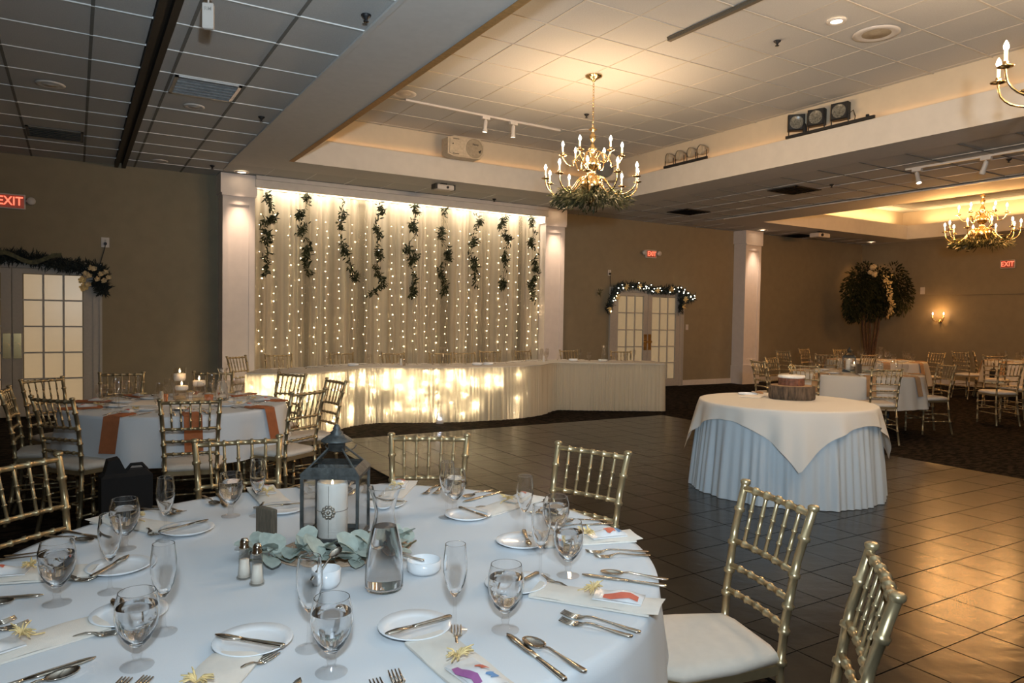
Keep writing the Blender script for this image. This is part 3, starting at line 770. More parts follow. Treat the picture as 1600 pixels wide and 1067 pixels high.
def leaf(b, p, d, L, w, bend=.15):
    d = Vector(d).normalized(); side = d.cross(Vector((random.uniform(-.4, .4), random.uniform(-1, -.3), random.uniform(.1, .8)))).normalized()
    up = side.cross(d); p = Vector(p)
    a = p; m1 = p + d * L * .35 + up * bend * L * .3; m2 = p + d * L * .7 + up * bend * L * .2; e = p + d * L
    b.add([a, m1 + side * w, m1 - side * w, m2 + side * w * .75, m2 - side * w * .75, e], [(0, 1, 2), (1, 3, 4, 2), (3, 5, 4)])
names9 = ['leftmost', 'second from left', 'third from left', 'fourth from left', 'fifth, central', 'fifth from right', 'third from right', 'second from right', 'rightmost']
names9[5] = 'fourth from right'
gar = [(2.50, 3.32, 2.08, [(0, 1), (.10, .78), (.12, .68), (-.05, .62), (.03, .5), (.02, .3), (.0, 0)]),
       (3.11, 3.33, 2.10, [(0, 1), (.0, .85), (-.12, .72), (.02, .62), (-.10, .52), (.06, .4), (.0, .2), (.05, 0)]),
       (3.72, 3.36, 2.06, [(0, 1), (-.02, .8), (-.06, .55), (.0, .4), (.1, .2), (.22, 0)]),
       (4.30, 3.36, 1.80, [(0, 1), (.08, .88), (-.04, .78), (.03, .62), (.0, .5), (.06, .4), (-.02, .3), (.12, .12), (-.12, .0)]),
       (4.95, 3.37, 1.78, [(0, 1), (.06, .88), (-.03, .78), (.03, .68), (-.14, .5), (.12, .46), (-.05, .4), (.02, .2), (-.02, 0)]),
       (5.51, 3.35, 1.86, [(0, 1), (.0, .8), (-.08, .66), (.08, .52), (.10, .40), (-.10, .3), (.04, .12), (.03, 0)]),
       (6.14, 3.32, 2.02, [(0, 1), (.10, .9), (-.02, .75), (-.02, .6), (-.10, .45), (.0, .3), (.02, 0)]),
       (6.74, 3.34, 1.98, [(.04, 1), (-.08, .85), (.0, .75), (.12, .65), (.02, .5), (.03, .3), (-.02, .1), (.02, 0)]),
       (7.37, 3.34, 1.78, [(-.05, 1), (.02, .8), (-.06, .7), (.08, .6), (.06, .4), (.16, .36), (-.04, .2), (.05, .0)])]
for q, (x, z1, z0, off) in enumerate(gar):
    random.seed(40 + q)
    r = empty('leaf_garland', (x, 11.50, 0), 0, 'hanging leafy garland on the cream drape, %s of nine' % names9[q], 'garland', 'leaf garlands hanging on the drape')
    pts = [Vector((dx, random.uniform(-.02, .02), z0 + (z1 - z0) * f)) for dx, f in off]
    sp = []
    for a, c in zip(pts, pts[1:]):
        for k in range(8): sp.append(a.lerp(c, k / 8) + Vector((.012 * math.sin(k * 1.3), 0, 0)))
    sp.append(pts[-1]); MB().tube(sp, .0035, 5).build('stem', M_leafd, r)
    lb = MB(); lb2 = MB()
    for i, p in enumerate(sp):
        dens = 1.6 * max(0, 1 + 7 * math.sin(i * .42 + q * 1.7) + 2 * math.sin(i * .9 + q)) + (5 if i > len(sp) * .82 else 0) + 1
        for k in range(int(dens)):
            a = random.uniform(0, 2 * PI); d = Vector((math.cos(a), random.uniform(-.7, .1), math.sin(a) - .5))
            leaf(lb if random.random() < .75 else lb2, p + Vector((random.uniform(-.04, .04), 0, random.uniform(-.02, .02))), d, random.uniform(.055, .105), random.uniform(.009, .015))
    lb.build('leaves', M_leafd, r)['kind'] = 'stuff'; lb2.build('leaves', M_leafg, r)['kind'] = 'stuff'

def needle_mass(b, path, r, n, L=.09, w=.006):
    for _ in range(n):
        t = random.random() * (len(path) - 1); i = int(t); p = Vector(path[i]).lerp(Vector(path[min(i + 1, len(path) - 1)]), t - i)
        a = random.uniform(0, 2 * PI); d = Vector((math.cos(a), -abs(random.gauss(0, .5)), math.sin(a)))
        leaf(b, p + Vector((random.uniform(-r, r), random.uniform(-r * .8, 0), random.uniform(-r, r))) * .6, d, random.uniform(.6, 1.2) * L, w)
def rose(b, c, r):
    for k in range(9):
        a = k * 2.4; q = r * (.2 + .09 * k)
        d = Vector((math.cos(a), -1.2, math.sin(a))); leaf(b, Vector(c) + Vector((math.cos(a) * q * .4, 0, math.sin(a) * q * .4)), d, r * .9, r * .5, .5)
    b.ball(c, r * .62, 8, 5)
random.seed(77)
g1 = empty('pine_garland', (-.4, 11.72, 2.1), 0, 'dark pine garland with cream roses draped over the left double doors', 'garland')
pth = [(-1.5, 0, .08), (-1.1, 0, .0), (-.75, 0, .10), (-.45, 0, .05), (-.2, 0, .06), (.1, 0, .0), (.35, 0, -.02), (.62, 0, -.05), (.72, 0, -.12), (.68, 0, -.25), (.75, 0, -.36)]
b = MB(); needle_mass(b, pth, .10, 2600, .10, .007); b.build('needles', M_pine, g1)['kind'] = 'stuff'
rb = MB()
P = [Vector((-1.2 + .09 * k, -.10, .05 + .06 * math.sin(k * .9))) for k in range(17)]
vs = []
for k, p in enumerate(P): vs += [p + Vector((0, 0, .03)), p + Vector((0, -.01, -.03))]
rb.add(vs, [(2 * k, 2 * k + 1, 2 * k + 3, 2 * k + 2) for k in range(len(P) - 1)]); rb.build('ribbon', M_leafg, g1)
for (x, z) in ((.62, -.06), (.70, -.13), (.56, -.16), (.66, -.20), (.76, -.10), (.80, -.17), (.58, -.05), (.52, -.13), (.74, -.22), (.55, -.28)):
    b = MB(); rose(b, (x, -.14, z), .045); b.build('rose', M_cream, g1)
b = MB(); rose(b, (.50, -.12, -.32), .07); rose(b, (.48, -.12, -.22), .06); b.build('cream_bow', M_raff, g1)
g2 = empty('pine_garland', (10.5, 11.72, 2.06), 0, 'pine garland with white lights over the double doors right of the drape', 'garland')
pth = [(-1.15, 0, -.42), (-1.08, 0, -.25), (-1.02, 0, -.08), (-.9, 0, .06), (-.6, 0, .10), (-.3, 0, .10), (0, 0, .04), (.3, 0, .02), (.6, 0, .05), (.85, 0, .04), (1.0, 0, -.05), (1.1, 0, -.13), (1.25, 0, -.10)]
b = MB(); needle_mass(b, pth, .09, 2000, .10, .008); needle_mass(b, [(.85, 0, -.05), (.92, 0, -.25), (.86, 0, -.40)], .08, 350, .09, .008); b.build('needles', M_pine, g2)['kind'] = 'stuff'
M_wlight = mat('cool_white_garland_bulb', (1, .95, .8), .3, emit=(1, .95, .72), estr=14)
b = MB()
for _ in range(42):
    t = random.random() * (len(pth) - 1.01); i = int(t); p = Vector(pth[i]).lerp(Vector(pth[i + 1]), t - i)
    b.ball(p + Vector((random.uniform(-.06, .06), -.12, random.uniform(-.07, .07))), .009, 6, 4)
b.build('bulb', M_wlight, g2)['kind'] = 'stuff'
for (x, z) in ((-.98, -.15), (-.75, .06), (-.4, .08), (.1, .02), (.5, .05), (.92, -.15), (.88, -.3)):
    b = MB()
    for k in range(7): a = k * .9; leaf(b, (x, -.11, z), (math.cos(a), -.5, math.sin(a)), .09, .022, .4)
    b.build('ribbon_bow', M_raff, g2)
MB_ = MB()
for k in range(5): leaf(MB_, (-1.1, -.08, -.36), (-.3 - .1 * k, -.2, -1 + .2 * k), .16, .014)
MB_.build('ribbon_tail', M_raff, g2)
random.seed(3)
b = MB(); needle_mass(b, [(0, 0, .02), (0, 0, -.05)], .04, 20, .08, .01)
fx = b.build('leaf_sprig', M_leafg); fx.location = (9.18, 11.77, 2.0); tag(fx, 'tiny sprig on the wall left of the lit door garland', 'sprig')

# ------------------------------------------------------------ ceiling fixtures
def chandelier(loc, label):
    r = empty('chandelier', loc, 0, label, 'chandelier', 'brass candle chandeliers')
    MB().lathe([(0, HT), (.10, HT), (.095, HT - .012), (.03, HT - .045), (.015, HT - .065), (0, HT - .07)], 20).build('canopy', M_brass, r)
    b = MB(); z = HT - .06; k = 0
    while z > 3.66:
        pts = []
        for i in range(9):
            a = i / 8 * 2 * PI; u = .011 * math.sin(a); pts.append((u if k % 2 else 0, 0 if k % 2 else u, z - .018 + .02 * math.cos(a)))
        b.tube(pts, .0028, 5, caps=False); z -= .031; k += 1
    b.build('chain', M_brass, r)
    MB().lathe([(0, 3.66), (.012, 3.655), (.02, 3.64), (.05, 3.62), (.015, 3.60), (.022, 3.57), (.04, 3.545), (.028, 3.50), (.014, 3.47), (.03, 3.43), (.05, 3.40), (.03, 3.37), (.02, 3.33), (.035, 3.30), (.085, 3.26), (.095, 3.22), (.06, 3.17), (.03, 3.14), (.05, 3.10), (.12, 3.04), (.14, 2.98), (.11, 2.92), (.05, 2.87), (.02, 2.84), (.03, 2.81), (0, 2.78)], 20).build('column', M_brass, r)
    def arm(a, R, z0, zc, dip):
        c, s = math.cos(a), math.sin(a)
        prof = [(.05, z0), (.10, z0 + .06), (.16, z0 + .03), (.22, z0 - .06), (R * .62, dip), (R * .84, dip + .02), (R * .97, dip + .09), (R, zc)]
        pr, _ = smooth(prof, 18); b = MB().tube([(p.x * c, p.x * s, p.y) for p in pr], .008, 8)
        b.lathe([(0, 0), (.012, .002), (.045, .012), (.048, .018), (.014, .014)], 12, (R * c, R * s, zc)); b.lathe([(.010, 0), (.017, .02), (.014, .035)], 10, (R * c, R * s, zc + .012))
        o = b.build('arm', M_brass, r)
        MB().tube([(R * c, R * s, zc + .03), (R * c, R * s, zc + .11)], .0105, 8).build('candle_sleeve', M_sleeve, o)
        MB().lathe([(.006, 0), (.015, .018), (.0165, .028), (.012, .046), (.004, .062), (0, .068)], 10, (R * c, R * s, zc + .11)).build('bulb', M_bulb, o)
    for k in range(10): arm(2 * PI * k / 10 + .2, .54, 3.02, 3.03, 2.86)
    for k in range(6): arm(2 * PI * k / 6 + .5, .34, 3.30, 3.31, 3.20)
    return r
ch1 = chandelier((5.09, 6.70, 0), 'central brass chandelier with lit candle bulbs over the dance floor')
dup(ch1, (5.33, 1.95, 0), .35, 'brass chandelier cut off by the top right edge of the picture')
dup(ch1, (13.1, 6.40, 0), .5, 'far brass chandelier in the annex tray, near the right exit sign')
random.seed(12)
def greenery(loc, label, s):
    random.seed(s); b = MB(); b2 = MB()
    for _ in range(1500):
        a = random.uniform(0, 2 * PI); q = random.uniform(.08, .44); z = 2.90 + random.gauss(0, .035) - .05 * (q / .44)
        lump = .5 + .5 * math.sin(a * 5 + s)
        d = Vector((math.cos(a) * random.uniform(.2, 1.2), math.sin(a) * random.uniform(.2, 1.2), random.uniform(-.9, .55) - .3 * lump))
        leaf(b if random.random() < .7 else b2, (q * math.cos(a), q * math.sin(a), z - .04 * lump), d, random.uniform(.05, .11), random.uniform(.006, .011))
    r = empty('greenery_wreath', loc, 0, label, 'wreath', 'greenery resting on the chandeliers')
    b.build('leaves', M_leafd, r)['kind'] = 'stuff'; b2.build('leaves', M_leafg, r)['kind'] = 'stuff'
greenery((5.09, 6.70, 0), 'leafy greenery wreath around the bottom of the central chandelier', 3)
greenery((13.1, 6.40, 0), 'leafy greenery wreath around the far annex chandelier', 8)

def sprinkler(x, y, z, label):
    r = empty('fire_sprinkler', (x, y, z), 0, label, 'sprinkler', 'black ceiling sprinklers')
    MB().lathe([(0, 0), (.035, 0), (.035, -.006), (.016, -.022), (.012, -.03)], 12).build('escutcheon', M_black, r)
    MB().tube([(0, 0, -.02), (0, 0, -.045)], .008, 8).lathe([(0, 0), (.02, 0), (.02, -.004), (0, -.004)], 12, (0, 0, -.045)).build('head', M_black, r)
for x, y, z, l in ((1.73, 4.88, H, 'black sprinkler on the grey-blue ceiling at the top centre-left'), (1.69, 7.98, H, 'black sprinkler midway along the left ceiling strip'),
                   (1.66, 10.99, H, 'black sprinkler close to the left drape pilaster'), (5.96, 4.87, HT, 'black sprinkler in the lit tray near the recessed lamp'),
                   (5.96, 7.99, HT, 'black sprinkler behind the central chandelier chain'), (9.75, 6.9, H, 'black sprinkler on the dark ceiling right of the main tray'),
                   (6.3, 11.1, H, 'black sprinkler above the header of the drape'), (10.0, 4.6, H, 'black sprinkler beside the right track lights')): sprinkler(x, y, z, l)
def disc(nm, x, y, z, rad, label, cat, m=None, lit=False):
    r = empty(nm, (x, y, z), 0, label, cat)
    MB().lathe([(rad, 0), (rad, -.008), (rad * .8, -.014), (rad * .62, -.006)], 28).build('ring', m or M_white, r)
    if lit: MB().lathe([(0, -.002), (rad * .62, -.002)], 20).build('lamp', M_lamp, r)
    else: MB().lathe([(0, -.012), (rad * .30, -.010), (rad * .34, -.004), (rad * .5, -.012), (rad * .55, -.004), (rad * .62, -.006)], 28).build('grille', M_spkg if nm == 'ceiling_speaker' else (m or M_white), r)
    return r
disc('recessed_downlight', 6.02, 4.26, HT - .001, .085, 'lit round recessed lamp in the tray ceiling at the top right', 'downlight', lit=True)
disc('recessed_downlight', 2.10, 11.22, H - .001, .10, 'lit recessed lamp above the left drape pilaster', 'downlight', lit=True)
disc('recessed_downlight', 7.83, 11.22, H - .001, .10, 'lit recessed lamp above the right drape pilaster', 'downlight', lit=True)
disc('recessed_downlight', 13.40, 11.22, H - .001, .10, 'lit recessed lamp above the annex pilaster', 'downlight', lit=True)
disc('recessed_downlight', 17.5, 11.2, H - .001, .10, 'lit recessed lamp in the annex corner above the tree', 'downlight', lit=True)
disc('ceiling_speaker', 6.59, 4.23, HT - .001, .21, 'large round ceiling speaker beside the lit recessed lamp', 'speaker')
disc('ceiling_diffuser', 6.48, 8.72, HT - .001, .15, 'round ceiling disc behind the central chandelier', 'vent')
disc('ceiling_diffuser', 3.52, 8.54, HT - .001, .16, 'round ceiling disc at the back left of the lit tray', 'vent')
disc('ceiling_diffuser', -.19, 7.95, H - .001, .12, 'faint round disc in the left ceiling, left of the dark track', 'vent')
disc('ceiling_diffuser', 1.03, 7.96, H - .001, .10, 'round disc just below the mirrored ceiling vent', 'vent')
disc('ceiling_diffuser', 1.00, 11.06, H - .001, .10, 'round disc in the left ceiling close to the back wall', 'vent')
disc('ceiling_diffuser', 14.9, 8.9, HT - .001, .22, 'large round disc in the annex tray ceiling', 'vent')
def louvre(x0, x1, y0, y1, label, m, n=6, z=H):
    r = empty('ceiling_vent', ((x0 + x1) / 2, (y0 + y1) / 2, z), 0, label, 'vent'); w = (x1 - x0) / 2; h = (y1 - y0) / 2
    MB().box(-w, w, -h, -h + .03, -.012, .0).box(-w, w, h - .03, h, -.012, 0).box(-w, -w + .03, -h, h, -.012, 0).box(w - .03, w, -h, h, -.012, 0).build('frame', m, r)
    for k in range(n):
        y = -h + .05 + (2 * h - .1) * k / (n - 1)
        MB().box(-w + .03, w - .03, -.03, .03, -.001, .001, M=Tm((0, y, -.008), 0, .5)).build('slat', m, r)
    MB().box(-w + .03, w - .03, -h + .03, h - .03, -.002, 0).build('backing', m, r)
louvre(.755, 1.315, 7.01, 7.58, 'square mirrored metal vent reflecting orange, in the left ceiling', M_ravent)
louvre(-.48, .09, 9.85, 10.40, 'dark square vent in the far left ceiling above the doors', M_gridd)
louvre(9.4, 10.0, 7.25, 7.8, 'dark square vent in the ceiling right of the main tray', M_black)
louvre(9.75, 10.35, 9.9, 10.45, 'dark square vent near the back wall, above the doors right of the drape', M_black)
louvre(14.6, 15.2, 11.15, 11.65, 'dark vent at the back of the annex ceiling', M_black)
# slim linear fixture in the tray
lf = MB().box(-.022, .022, -1.1, 1.1, -.035, 0).box(-.03, -.022, -1.1, 1.1, -.01, 0).box(.022, .03, -1.1, 1.1, -.01, 0).build('linear_track', M_woodb); lf.location = (5.02, 4.3, HT); tag(lf, 'thin dark track running across the tray ceiling at the top centre', 'track')
# track lights
def track(loc, rz, L, heads, label):
    r = empty('track_light', loc, rz, label, 'track light')
    MB().box(-L / 2, L / 2, -.018, .018, -.025, 0).build('track', M_white, r)
    for x, dx, dy in heads:
        h = MB().box(x - .06, x + .06, -.022, .022, -.06, -.025).tube([(x, 0, -.05), (x, 0, -.10)], .009, 8)
        o = h.build('spot_mount', M_white, r)
        d = Vector((dx, dy, -1)).normalized(); p = Vector((x, 0, -.09)); u = d * .14
        MB().tube([p - d * .02, p, p + u * .7, p + u * .75, p + u], [.02, .028, .028, .034, .036], 12).build('spot_head', M_white, o)
        MB().tube([p + u * .985, p + u * 1.004], .030, 12).build('lens', M_lamp, o)
track((4.88, 8.80, HT), .05, 2.5, ((-.04, 0, .15), (.42, .1, .2)), 'white track with two small spots at the back of the lit tray')
track((9.56, 4.2, H), PI / 2, 2.9, ((1.30, -.35, .2), (.45, .5, -.3)), 'white track with grey spots on the dark ceiling right of the main tray')
track((14.3, 9.3, HT), 0, 2.4, ((.3, .1, .1),), 'white track with one spot inside the annex tray')
# smoke or access box on the back soffit (projector-like)
pj = empty('ceiling_projector', (4.93, 10.30, 3.53), 0, 'small white box with dark ends fixed to the soffit above the drape', 'projector')
MB().bevbox(-.14, .14, -.09, .09, -.11, -.03, .012).build('body', M_white, pj); MB().box(-.17, -.14, -.08, .08, -.10, -.02).box(.14, .17, -.08, .08, -.10, -.02).build('end_cap', M_black, pj); MB().box(-.05, .05, -.03, .03, -.03, 0).build('bracket', M_black, pj)
MB().tube([(.03, -.09, -.07), (.03, -.105, -.07)], .02, 12).build('lens', M_black, pj)
pj2 = empty('ceiling_projector', (14.6, 10.6, 3.53), 0, 'small white projector under the annex soffit left of the tree', 'projector')
MB().bevbox(-.2, .2, -.12, .12, -.14, -.04, .015).build('body', M_white, pj2); MB().tube([(-.08, -.12, -.09), (-.08, -.14, -.09)], .035, 12).build('lens', M_black, pj2); MB().box(-.05, .05, -.03, .03, -.04, 0).build('bracket', M_black, pj2)
# hanging tag sensor at the top left
tg = empty('hanging_sensor', (.745, 5.10, H), math.radians(-20), 'small white box with dark print hanging from the ceiling at the top left', 'sensor')
MB().box(-.022, .022, -.01, .01, -.05, 0).tube([(0, 0, -.05), (.0, 0, -.075)], .006, 6).build('clip', M_white, tg)
MB().bevbox(-.034, .034, -.018, .018, -.24, -.075, .005).build('body', M_white, tg)
text_obj('RM', .034, M_doorp, tg, (0, -.0195, -.115), (PI / 2, 0, 0), .0005)
# speaker on the tray ledge
sp = empty('loudspeaker', (5.02, 9.93, 3.99), 0, 'cream loudspeaker with round horn on the back wall of the lit tray', 'loudspeaker')
sb = MB(); prof = [(-.20, -.15), (.24, -.15), (.31, -.08), (.31, .08), (.24, .15), (-.20, .15), (-.30, .12), (-.30, -.12)]
sb.prism([(x, z) for x, z in prof], .0, .20, M=Matrix.Rotation(PI / 2, 4, 'X')).prism([(x * .9, z * .9) for x, z in prof], .20, .215, M=Matrix.Rotation(PI / 2, 4, 'X'))
sb.build('cabinet', M_spk, sp)
MB().lathe([(0, 0), (.12, .004), (.13, 0), (.138, .008), (.145, 0)], 30, M=Tm((.14, -.222, 0), 0, PI / 2)).build('horn_grille', M_spkg, sp)
MB().box(-.22, -.12, -.219, -.214, .10, .112).box(-.22, -.12, -.219, -.214, -.118, -.106).build('port_slot', M_woodb, sp)
MB().ball((-.22, -.216, .03), .010, 8, 5).prism([(.20, -.04), (.25, -.01), (.23, -.07)], .226, .229, M=Matrix.Rotation(PI / 2, 4, 'X')).build('badge', M_black, sp)
text_obj('Peavey', .036, M_black, sp, (.15, -.230, .055), (PI / 2, 0, 0), .001)
MB().box(-.06, .06, -.02, .14, -.03, .03).build('bracket', M_black, sp)
sp2 = empty('loudspeaker', (7.72, 9.78, 3.99), -.75, 'second loudspeaker, half hidden behind the central chandelier in the tray corner', 'loudspeaker')
MB().prism([(-.16, -.22), (.16, -.22), (.19, -.15), (.19, .17), (.13, .22), (-.13, .22), (-.19, .17), (-.19, -.15)], 0, .18, M=Matrix.Rotation(PI / 2, 4, 'X')).build('cabinet', M_spk, sp2)
MB().lathe([(0, 0), (.12, .004), (.13, 0), (.138, .008), (.145, 0)], 30, M=Tm((0, -.182, -.03), 0, PI / 2)).build('horn_grille', M_gridd, sp2)
MB().box(-.03, .03, 0, .16, -.03, .03).build('bracket', M_black, sp2)
# PAR lamp bars on the ledge
def par(parent, y, aim, m_body, old):
    # fixture on a yoke; local y along the bar, faces -x
    M0 = Tm((-.04, y, .15), aim, 0, 0)
    f = empty('lamp_unit', (0, 0, 0)); sc_ = 1.0 if old else 1.22; f.scale = (sc_,) * 3; f.location = (0, y * (1 - sc_), 0); f.parent = parent; KIDS.setdefault(parent.name, []).append(f)
    R = M0 @ Matrix.Rotation(-PI / 2, 4, 'Y')
    if not old:
        bd = MB().bevbox(-.085, .085, -.085, .085, -.06, .03, .01, M=R); bd.build('housing', m_body, f)
        MB().lathe([(0, .034), (.062, .032), (.068, .036), (.07, .03)], 18, M=R).build('lens', M_lens, f)
    else:
        MB().lathe([(0, -.10), (.05, -.09), (.075, -.02), (.078, .04), (.07, .042)], 16, M=R).build('housing', M_spkg, f)
        MB().lathe([(0, .03), (.068, .034)], 16, M=R).build('lens', M_spk, f)
    MB().tube([(-.04, y - .09, .14), (-.04, y - .095, .03), (-.04, y, .015), (-.04, y + .095, .03), (-.04, y + .09, .14)], .007, 6).build('yoke', M_black, f)
pb = empty('par_light_bar', (8.125, 8.27, 3.87), 0, 'bar of four brownish can lamps on the tray ledge right of the chandelier', 'stage lights')
MB().box(-.07, -.04, -.46, .46, 0, .035).build('bar', M_black, pb)
for y, a in ((.36, -.35), (.13, -.3), (-.12, -.3), (-.34, -.2)): par(pb, y, a, M_spkg, True)
pb = empty('par_light_bar', (8.125, 5.79, 3.87), 0, 'bar of three square black lamps on the tray ledge at the upper right', 'stage lights')
MB().box(-.07, -.04, -.62, .62, 0, .035).build('bar', M_black, pb)
for y, a in ((.47, .75), (.17, .3), (-.16, .2)): par(pb, y, a, M_black, False)
MB().tube([(-.055, .33, .03), (-.055, .33, .10), (-.055, .33, .14)], [.03, .022, .01], 8).build('knob', M_black, pb)
MB().tube([(-.05, -.27, .12), (-.05, -.34, .16), (-.05, -.37, .08), (-.05, -.36, .03)], .005, 6).build('cable', M_black, pb)
MB().lathe([(0, .04), (.02, .04), (.02, .06), (0, .06)], 8, (-.055, -.53, 0)).build('clamp', M_black, pb)

# ------------------------------------------------------------ tableware masters
def sup(prof, d=.0007):
    # support loops beside every sharp turn, so that smooth shading stays true near rims and feet
    out = []
    for i, (r, z) in enumerate(prof):
        p = Vector((r, z)); sharp = True
        if 0 < i < len(prof) - 1:
            a = p - Vector(prof[i - 1]); c = Vector(prof[i + 1]) - p; sharp = a.length > 0 and c.length > 0 and a.angle(c) > .35
            if sharp and a.length > 3 * d: q = p - a.normalized() * d; out.append((q.x, q.y))
            out.append((r, z))
            if sharp and c.length > 3 * d: q = p + c.normalized() * d; out.append((q.x, q.y))
        else:
            out.append((r, z))
    return out
def goblet_prof(): # outer then inner
    return [(0, 0), (.030, .0), (.031, .002), (.012, .007), (.007, .016), (.010, .024), (.0065, .032), (.012, .042), (.026, .058), (.036, .078), (.0405, .100), (.0395, .125), (.034, .148), (.0328, .148), (.038, .125), (.039, .100), (.0345, .079), (.024, .060), (.010, .047), (0, .045)]
def flute_prof():
    return [(0, 0), (.027, 0), (.028, .002), (.010, .006), (.0045, .016), (.0040, .055), (.0050, .078), (.012, .088), (.021, .108), (.0265, .135), (.0265, .160), (.0225, .194), (.0213, .194), (.0252, .160), (.0252, .136), (.0195, .110), (.010, .092), (0, .088)]
def water_prof(): return [(0, .0455), (.0098, .0475), (.0238, .0605), (.0343, .0795), (.0386, .100), (.0380, .120), (0, .120)]
def split(prof, k):
    # foot and stem below index k, bowl above it (closed at the joint)
    bowl = [(0, prof[k][1])] + prof[k:]; foot = prof[:k + 1] + [(0, prof[k][1])]
    return bowl, foot
gb_, gf_ = split(goblet_prof(), 7); fb_, ff_ = split(flute_prof(), 6)
GOBS = MB().lathe(sup(gf_), 24).mesh('stem_and_foot', M_glassn); FLUS = MB().lathe(sup(ff_), 20).mesh('stem_and_foot', M_glassn)
GOB = MB().lathe(sup(gb_), 28).mesh('goblet', M_glass); WAT = MB().lathe(sup([(r * .985, z) for r, z in water_prof()]), 28).mesh('water', M_water)
FLU = MB().lathe(sup(fb_), 24).mesh('flute', M_glass)
GOBf = MB().lathe(goblet_prof()[:13], 14).mesh('goblet', M_glassf); FLUf = MB().lathe(flute_prof()[:12], 12).mesh('flute', M_glassf)
PLATE = MB().lathe([(0, .004), (.055, .004), (.062, .006), (.080, .014), (.081, .012), (.060, .002), (.050, 0), (0, 0)], 36).mesh('plate', M_china)
def cutlery_mesh(kind, L, m):
    b = MB()
    # handle along y from -L/2 (end of handle) toward +L/2 (working end); thickness in z
    def ribbon(pts, th=.0022):
        vs = []
        for (y, w, z) in pts: vs += [Vector((-w, y, z)), Vector((w, y, z)), Vector((w * .8, y, z + th)), Vector((-w * .8, y, z + th))]
        fs = [(3, 2, 1, 0)]
        n = len(pts)
        for i in range(n - 1):
            for k in range(4): fs.append((i * 4 + k, i * 4 + (k + 1) % 4, i * 4 + 4 + (k + 1) % 4, i * 4 + 4 + k))
        fs.append(tuple((n - 1) * 4 + k for k in range(4))); b.add(vs, fs, True)
    h = L / 2
    if kind == 'fork':
        ribbon([(-h, .004, .001), (-h + .008, .0085, .001), (-h + .03, .008, .002), (-h + .07, .004, .006), (h - .075, .003, .010), (h - .06, .004, .008), (h - .05, .010, .004), (h - .04, .0125, .002)])
        for k in range(4):
            x = (-1.5 + k) * .0068
            vs = []
            for (y, w, z) in ((h - .042, .0026, .002), (h - .02, .0018, .0025), (h, .0010, .007)): vs += [Vector((x - w, y, z)), Vector((x + w, y, z)), Vector((x + w, y, z + .002)), Vector((x - w, y, z + .002))]
            fs = [(3, 2, 1, 0), (8, 9, 10, 11)] + [(i * 4 + q, i * 4 + (q + 1) % 4, i * 4 + 4 + (q + 1) % 4, i * 4 + 4 + q) for i in range(2) for q in range(4)]
            b.add(vs, fs, True)
    elif kind == 'knife':
        ribbon([(-h, .005, 0), (-h + .006, .0075, 0), (-h + .03, .007, 0), (-h + .085, .005, 0), (-h + .10, .005, 0)], .0042)
        ribbon([(-h + .10, .006, .002), (-h + .13, .0095, .002), (h - .03, .0105, .002), (h - .01, .007, .002), (h, .001, .002)], .0022)
    else:
        ribbon([(-h, .004, .001), (-h + .008, .0085, .001), (-h + .03, .008, .002), (-h + .07, .004, .006), (h - .075, .003, .010), (h - .06, .0035, .008)])
        vs = []; n = 16; R = [(0.0, .0), (.5, .0012), (.85, .0045), (1.0, .007), (1.03, .008), (.9, .0062)]
        for r, z in R:
            for k in range(n): a = 2 * PI * k / n; vs.append(Vector((.019 * max(r, .01) * math.sin(a), h - .03 + .031 * max(r, .01) * math.cos(a), z)))
        b.add(vs, [(i * n + k, i * n + (k + 1) % n, (i + 1) * n + (k + 1) % n, (i + 1) * n + k) for i in range(len(R) - 1) for k in range(n)], True)
    return b.mesh(kind, m)
FORK = cutlery_mesh('fork', .19, M_steel); FORKS = cutlery_mesh('fork', .17, M_steel); KNIFE = cutlery_mesh('knife', .225, M_steel); SPOON = cutlery_mesh('spoon', .18, M_steel); BKN = cutlery_mesh('knife', .165, M_steel)
def napkin_mesh(w, L, m, hang=0, R=None):
    b = MB(); nx = 5; ny = 12; top = []; vs = []
    tot = L + hang
    for j in range(ny + 1):
        s = tot * j / ny
        for i in range(nx + 1):
            u = -1 + 2 * i / nx; e = 1 - max(0, abs(u) - .6) / .4 * .55
            x = u * w / 2
            if s <= hang: y = -L / 2 - .016 - .22 * (hang - s) - .004 * abs(u); z = -(hang - s) + .010
            else: y = -L / 2 + (s - hang); z = .012 * e + .0015 * math.sin(s * 40 + u * 2)
            vs.append(Vector((x, y, z)))
    n = nx + 1
    b.add(vs, [(j * n + i, j * n + i + 1, (j + 1) * n + i + 1, (j + 1) * n + i) for j in range(ny) for i in range(nx)], True)
    # underside / thickness on the table
    b.box(-w / 2 + .001, w / 2 - .001, -L / 2 + .002, L / 2 - .001, .0, .005)
    if hang: pass
    return b.mesh('napkin', m)
NAP = napkin_mesh(.105, .30, M_nap)
